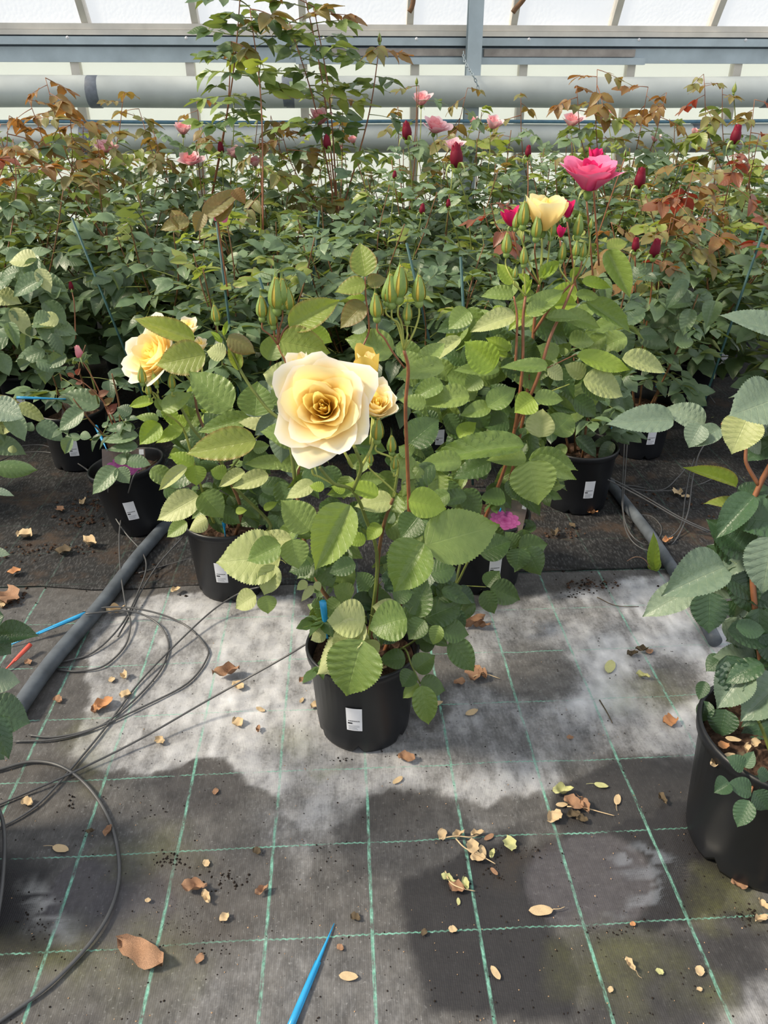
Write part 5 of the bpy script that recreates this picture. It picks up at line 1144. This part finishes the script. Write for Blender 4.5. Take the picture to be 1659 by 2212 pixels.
DL = [
 (1215,1716,42,'yellowgreen','curl','pale green curled leaf at the top of the cluster on the dark wet patch'), (1238,1742,40,'brown','crumple','brown crumpled leaf in the middle of the cluster on the dark wet patch'), (1213,1741,24,'tan','flat','small tan leaf at the left of the cluster on the dark wet patch'),
 (1262,1748,36,'brown','curl','brown twisted leaf with stalk at the right of the cluster on the dark wet patch'), (1238,1764,26,'darkdry','crumple','dark shrivelled leaf just under the cluster on the dark wet patch'), (1256,1774,24,'darkdry','crumple','darker shrivelled leaf lowest under the cluster on the dark wet patch'), (1196,1770,36,'tan','crumple','tan folded leaf left below the cluster on the dark wet patch'),
 (1298,1699,28,'yellowgreen','flat','small pale leaf standing above the stalked leaf on the wet patch'), (1333,1730,28,'tan','flat','tan leaf with a long stalk right of the cluster on the wet patch'), (1430,1731,26,'darkdry','curl','dark curled leaf alone toward the big right pot'),
 (955,1808,26,'tan','crumple','tan leaf at the left end of the dry sprig'), (990,1808,28,'tan','curl','tan leaf along the dry sprig beside the green thread'), (1030,1806,26,'tan','curl','tan leaf near the right end of the dry sprig'), (1056,1811,24,'brown','flat','pinkish leaf at the right tip of the dry sprig'),
 (1020,1836,34,'tan','crumple','upper tan leaf of the heap below the dry sprig'), (1042,1842,30,'tan','flat','right tan leaf of the heap below the dry sprig'), (1032,1858,30,'tan','crumple','lowest tan leaf of the heap below the dry sprig'), (1062,1850,22,'yellowgreen','curl','thin pale leaf at the right of the heap below the dry sprig'), (1067,1885,20,'brown','flat','small reddish leaf alone below the heap'),
 (1100,1829,34,'yellowgreen','crumple','pale grey-green leaf with stalk right of the heap'), (968,1905,30,'yellowgreen','curl','pale forked leaf left in the lower dry sprig'), (985,1922,34,'brown','crumple','brown cup-shaped leaf in the middle of the lower dry sprig'), (1005,1915,28,'yellowgreen','curl','pale thin leaf right in the lower dry sprig'), (990,1950,16,'yellowgreen','flat','tiny pale leaf under the lower dry sprig'),
 (1168,1970,48,'tan','flat','large flat pale leaf with stalk left of the round damp mark'), (978,2011,18,'tan','chip','tan chip on the wet ground near the lower thread'), (916,2017,16,'darkdry','chip','dark chip left of the tan one on the wet ground'), (1070,2104,30,'tan','flat','round tan leaf on a green thread at the bottom'),
 (1360,2090,28,'tan','curl','small stalked leaf pair on the mossy ground'), (1424,2102,16,'yellowgreen','chip','tiny yellow leaf right of the stalked pair'), (1510,2101,22,'tan','chip','tan chip beside the right bottom green thread'), (1318,2141,14,'tan','chip','tiny tan chip below the mossy patch'), (1510,2140,12,'tan','chip','tiny chip on the moss in the bottom right'),
 (1595,1916,30,'brown','crumple','brown leaf at the foot of the big right pot'), (1647,1960,26,'tan','curl','upper of two tan leaves at the right edge under the big pot'), (1643,1990,30,'tan','curl','lower of two tan leaves at the right edge under the big pot'), (1366,1999,12,'orange','chip','tiny orange chip at the edge of the puddle'),
 (345,1605,24,'tan','crumple','tan crumpled leaf above the dark wet stain at the left'), (466,1713,16,'brown','chip','small pinkish chip on the dark stain left of the middle pot'), (60,1738,26,'tan','crumple','pale leaf beside the crossing tubes at the left edge'), (132,1836,36,'tan','flat','tan leaf with an upright stalk inside the big loop'), (234,1800,26,'brown','curl','orange-brown leaf pair on the big loop'), (196,1801,18,'darkdry','curl','dark curled chip inside the big loop'),
 (446,1868,18,'tan','chip','square pale chip above the brown pair'), (422,1925,50,'brown','curl','long brown leaf by the dark soil clump'), (446,1945,32,'tan','curl','light brown leaf hanging under the long brown one'), (566,1930,30,'brown','curl','golden brown boat-shaped leaf left of the green thread'), (485,1987,22,'tan','crumple','tan leaf below the brown pair'), (305,2066,112,'brown','big','largest brown leaf lying at the bottom left'),
 (432,2074,22,'brown','chip','small brown chip right of the largest leaf'), (555,1843,20,'darkdry','crumple','dark rounded clod-like leaf beside the green thread'), (753,2112,38,'tan','flat','pale ragged leaf right of the blue peg'), (735,2050,16,'brown','chip','brown chip beside the blue peg'), (768,1986,22,'darkdry','crumple','dark crumpled leaf right of the blue peg tip'), (320,1948,12,'tan','chip','tiny chip in the left round damp mark'),
 (490,1462,52,'brown','curl','twisted brown leaf above the straight tube left of the middle pot'), (515,1487,28,'tan','crumple','tan leaf just below the straight tube'), (563,1535,22,'tan','flat','small tan leaf left of the middle pot label'), (514,1566,28,'tan','crumple','tan crumpled leaf below the straight tube'), (558,1580,18,'brown','curl','reddish curl under the small tan leaf'), (656,1473,20,'brown','crumple','brown curl just left of the middle pot rim'), (683,1527,24,'tan','crumple','tan leaf touching the middle pot on the left'), (652,1515,16,'tan','flat','pale chip left of the one touching the middle pot'),
 (242,1471,16,'tan','chip','small tan chip left of the curls of tube'), (269,1466,26,'tan','curl','yellowish leaf inside the curls of tube'), (272,1505,24,'tan','crumple','brown-tan leaf under the inner curl of tube'), (225,1527,40,'orange','crumple','pinkish leaf cluster where the tubes cross'), (205,1538,26,'brown','curl','brown leaf left of the pinkish cluster'), (126,1516,22,'brown','crumple','brown leaf on the green thread by the left dark leaves'), (62,1434,18,'brown','crumple','round brown leaf right of the red peg'),
 (1317,1443,42,'yellowgreen','flat','yellow-green round leaf on the white deposits'), (1388,1465,26,'yellowgreen','curl','small green leaf right of the yellow-green one'), (1365,1417,24,'darkdry','curl','dark brown curl above the yellow-green leaf'), (1385,1409,26,'darkdry','curl','longer dark brown curl at the thread above the yellow-green leaf'), (1447,1563,34,'orange','crumple','orange crumpled leaf on the white deposits'), (1023,1460,46,'brown','crumple','brown curled leaf with a twig right of the middle pot'), (1042,1462,32,'brown','curl','brown leaf on the twig beside the curled one'), (992,1478,24,'brown','crumple','small brown leaf left of the one with the twig'), (1019,1541,30,'tan','flat','pale triangular leaf right of the middle pot'), (945,1522,24,'tan','flat','pinkish leaf under the low rose leaves right of the middle pot'), (1020,1352,52,'brown','curl','large brown curled leaf behind the right low leaves of the middle rose'), (1040,1358,34,'brown','curl','second brown leaf beside the large curled one'),
 (878,1643,34,'brown','crumple','brown leaf at the front foot of the middle pot'), (859,1688,26,'tan','flat','tan leaf in front of the middle pot'), (1231,1596,14,'brown','chip','tiny brown chip on the white deposits below'), (1402,1410,18,'brown','chip','reddish chip near the dark rose at the thread'),
 (55,1160,34,'tan','crumple','brown clump-like leaf on the soil at the left'), (196,1181,40,'tan','curl','flat tan leaf on the soil before the leaning pot'), (138,1196,34,'darkdry','crumple','dark leaf with a white spot left of the thick pipe'), (32,1240,26,'orange','crumple','orange-brown leaf at the left edge'), (20,1296,56,'brown','crumple','reddish leaf heap at the left edge above the green thread'), (8,1310,24,'tan','crumple','tan leaf in front of the reddish heap'), (254,1326,38,'tan','curl','tan leaf by the crossing tubes at the thick pipe'), (380,1278,20,'tan','crumple','pale leaf at the foot of the left yellow rose pot'),
 (130,1105,22,'brown','crumple','brown leaf between the two far left pots'), (180,1090,24,'tan','curl','thin tan leaf standing before the leaning pot'), (1278,1112,22,'orange','curl','orange leaf at the foot of the right pot'), (1235,1140,18,'darkdry','crumple','dark crumpled leaf left of the right pot'), (1197,1158,30,'darkdry','curl','reddish dark leaf on the black sheet behind the right yellow rose'), (1462,1068,26,'tan','crumple','tan leaf between the hanging tubes'), (1480,1075,18,'tan','chip','small tan leaf right of the one between the tubes'), (1440,1173,26,'orange','curl','orange-red thin leaf in the bottom of the U-shaped tubes')]
for d in DL: dry_leaf(d[0], d[1], d[2], d[3], d[4], d[5], 0. if d[1] > 1290 else .008, None, 'stalk' in d[5] and d[4] in ('flat', 'curl'))
ZS = (PH-.05)*1.22+.01
for x, y, s, c, k, lab in [(1583,1600,30,'tan','flat','tan leaf at the back of the soil in the big right pot'), (1562,1614,24,'orange','chip','pink rounded leaf at the left of the soil in the big right pot'), (1545,1655,36,'tan','curl','long tan leaf on the rim of the big right pot'), (1600,1640,26,'darkdry','crumple','dark leaf in the soil of the big right pot'), (1612,1622,26,'tan','curl','tan leaf in the middle of the soil of the big right pot'), (1575,1634,24,'tan','flat','tan leaf behind the rim leaf of the big right pot'), (1594,1668,20,'orange','chip','orange square leaf at the front of the soil of the big right pot'), (1630,1610,24,'tan','crumple','tan leaf under the dark rose stem')]:
    dry_leaf(x, y, s, c, k, lab, ZS, group='dry leaves on the soil of the big right pot')
cm = dry_leaf(812, 1440, 44, 'tan', 'flat', 'cream fallen petal on the soil of the front middle pot', PH-.035, 1.2)
# dry twigs that carry some of them
for k, (pts, lab) in enumerate([([(948,1812,.006), (985,1806,.012), (1020,1808,.012), (1048,1796,.006)], 'dry twig of the upper leaf sprig'), ([(985,1812,.01), (1005,1832,.014), (1045,1852,.01), (1070,1866,.006)], 'dry twig in the leaf heap below the sprig'), ([(962,1882,.006), (972,1905,.012), (995,1918,.012), (1026,1925,.006)], 'dry twig of the lower leaf sprig'), ([(1225,1742,.01), (1262,1745,.01), (1300,1755,.006), (1327,1762,.004)], 'reddish twig of the cluster on the wet patch'), ([(1022,1462,.01), (1045,1455,.01), (1080,1466,.004)], 'short twig of the curled leaf right of the middle pot'), ([(1295,1512,.003), (1312,1540,.003), (1323,1562,.003)], 'thin dark twig on the white deposits'), ([(1290,1290,.003), (1330,1308,.006), (1380,1310,.003)], 'dark bent twig at the edge of the black sheet')]):
    P = [G(*q) for q in pts]; o = link('twig', MB().tube(spline(P, 5), [.0018, .0011], 5).mesh('twig', M['tan' if k < 5 else 'darkdry'])); tag(o, lab, 'twig')
# soil crumbs: nobody could count them
mb, mb2 = MB(), MB(); rs = random.Random(99)
def crumb(b, x, y, s):
    V = [(x+s*rs.uniform(.6, 1.1)*math.cos(g), y+s*rs.uniform(.6, 1.1)*math.sin(g), 0.001) for g in (0, 1.57, 3.14, 4.71)]+[(x+rs.uniform(-.3, .3)*s, y, s*rs.uniform(.5, .9)+.001)]
    b.add(V, [(0, 1, 4), (1, 2, 4), (2, 3, 4), (3, 0, 4)])
for cx_, cy_, rx, ry, n, s in [(480,1900,60,28,90,.006), (370,1858,35,16,70,.005), (400,1990,90,60,150,.002), (1060,1880,60,40,60,.004), (1270,1262,70,16,90,.006), (1240,1280,40,14,40,.005), (180,1120,70,20,70,.007), (160,1180,50,18,50,.006), (80,1990,40,60,60,.003), (1620,1980,60,25,90,.004), (330,1750,40,30,25,.003), (155,1735,12,22,20,.005), (1320,2010,60,16,60,.003), (1130,1840,60,16,60,.004), (720,1890,120,80,40,.0025), (700,1830,40,60,30,.003), (860,1635,40,10,30,.004), (740,1640,30,8,25,.004), (1530,1255,60,20,30,.005), (450,2040,140,30,90,.003)]:
    for _ in range(int(n*.6)): p = G(cx_+rs.gauss(0, .5)*rx, cy_+rs.gauss(0, .5)*ry); crumb(mb, p[0], p[1], s*rs.uniform(.25, 1.0)**1.4)
for _ in range(750): p = G(rs.uniform(0, 1659), rs.uniform(1300, 2212)); crumb(mb, p[0], p[1], rs.uniform(.0008, .0026))
for _ in range(330): p = G(rs.uniform(0, 1659), rs.uniform(1330, 2212)); crumb(mb2, p[0], p[1], rs.uniform(.0008, .0022))
for _ in range(260): p = G(rs.uniform(0, 1659), rs.uniform(1010, 1290), .009); crumb(mb, p[0], p[1], rs.uniform(.003, .008))
mb3 = MB()
for cx_, cy_, rx, ry, n, s in [(185,1095,60,22,60,.012), (165,1130,50,14,45,.011), (60,1190,60,20,40,.01), (150,1185,60,12,35,.009), (25,1295,45,18,60,.01), (300,1235,40,14,25,.008), (240,1130,20,14,14,.01), (1270,1262,60,12,40,.01), (1400,1080,60,20,40,.01), (1230,1150,40,14,20,.01), (1560,1100,30,20,20,.01)]:
    for _ in range(n): p = G(cx_+rs.gauss(0, .5)*rx, cy_+rs.gauss(0, .5)*ry, .008 if cy_ < 1290 else .002); b0 = len(mb3.V); crumb(mb3, p[0], p[1], s*rs.uniform(.25, 1.0)**1.4); mb3.V[b0:] = [(v[0], v[1], v[2]+p[2]-.001) for v in mb3.V[b0:]]
o = link('soil_clumps', mb3.mesh('clumps', M['soil'], False)); tag(o, 'brown potting soil clumps spilled between the pots', 'soil', None, 'stuff')
for b, m, lab in ((mb, 'crumb', 'dark soil crumbs scattered over the ground sheet'), (mb2, 'crumbpale', 'tiny pale leaf fragments scattered over the ground sheet')):
    o = link('soil_crumbs' if m == 'crumb' else 'leaf_fragments', b.mesh('crumbs', M[m], False)); tag(o, lab, 'crumbs', None, 'stuff')
# a small weed beside the right pipe
wl = G(1412, 1232, .005); wd = empty('weed_seedling', wl, 'small bright green weed growing beside the right thick pipe', 'weed')
for bx, by, tx, ty, w in [(1412,1228,1411,1152,20), (1412,1230,1425,1205,16), (1410,1230,1405,1208,14), (1412,1232,1424,1218,12), (1410,1232,1412,1222,14)]:
    Yw_ = wl[1]; b, t_ = YP(bx, by, Yw_), YP(tx, ty, Yw_+.005); L = np.linalg.norm(t_-b); link('leaf', hero_leaf('lime', 2), wd, frame(b-wl, t_-b, CAM-b, w/F*3.6/W0, L, L))
st = [YP(1405,1228,wl[1]), YP(1392,1208,wl[1]-.01), YP(1372,1203,wl[1]-.02), YP(1354,1212,wl[1]-.03)]
V, Fc, U = tube_geo(spline(st, 5)-wl, [.0016, .001], 5); link('withered_stalk', mesh('withered_stalk', V, Fc, M['brown'], U), wd)
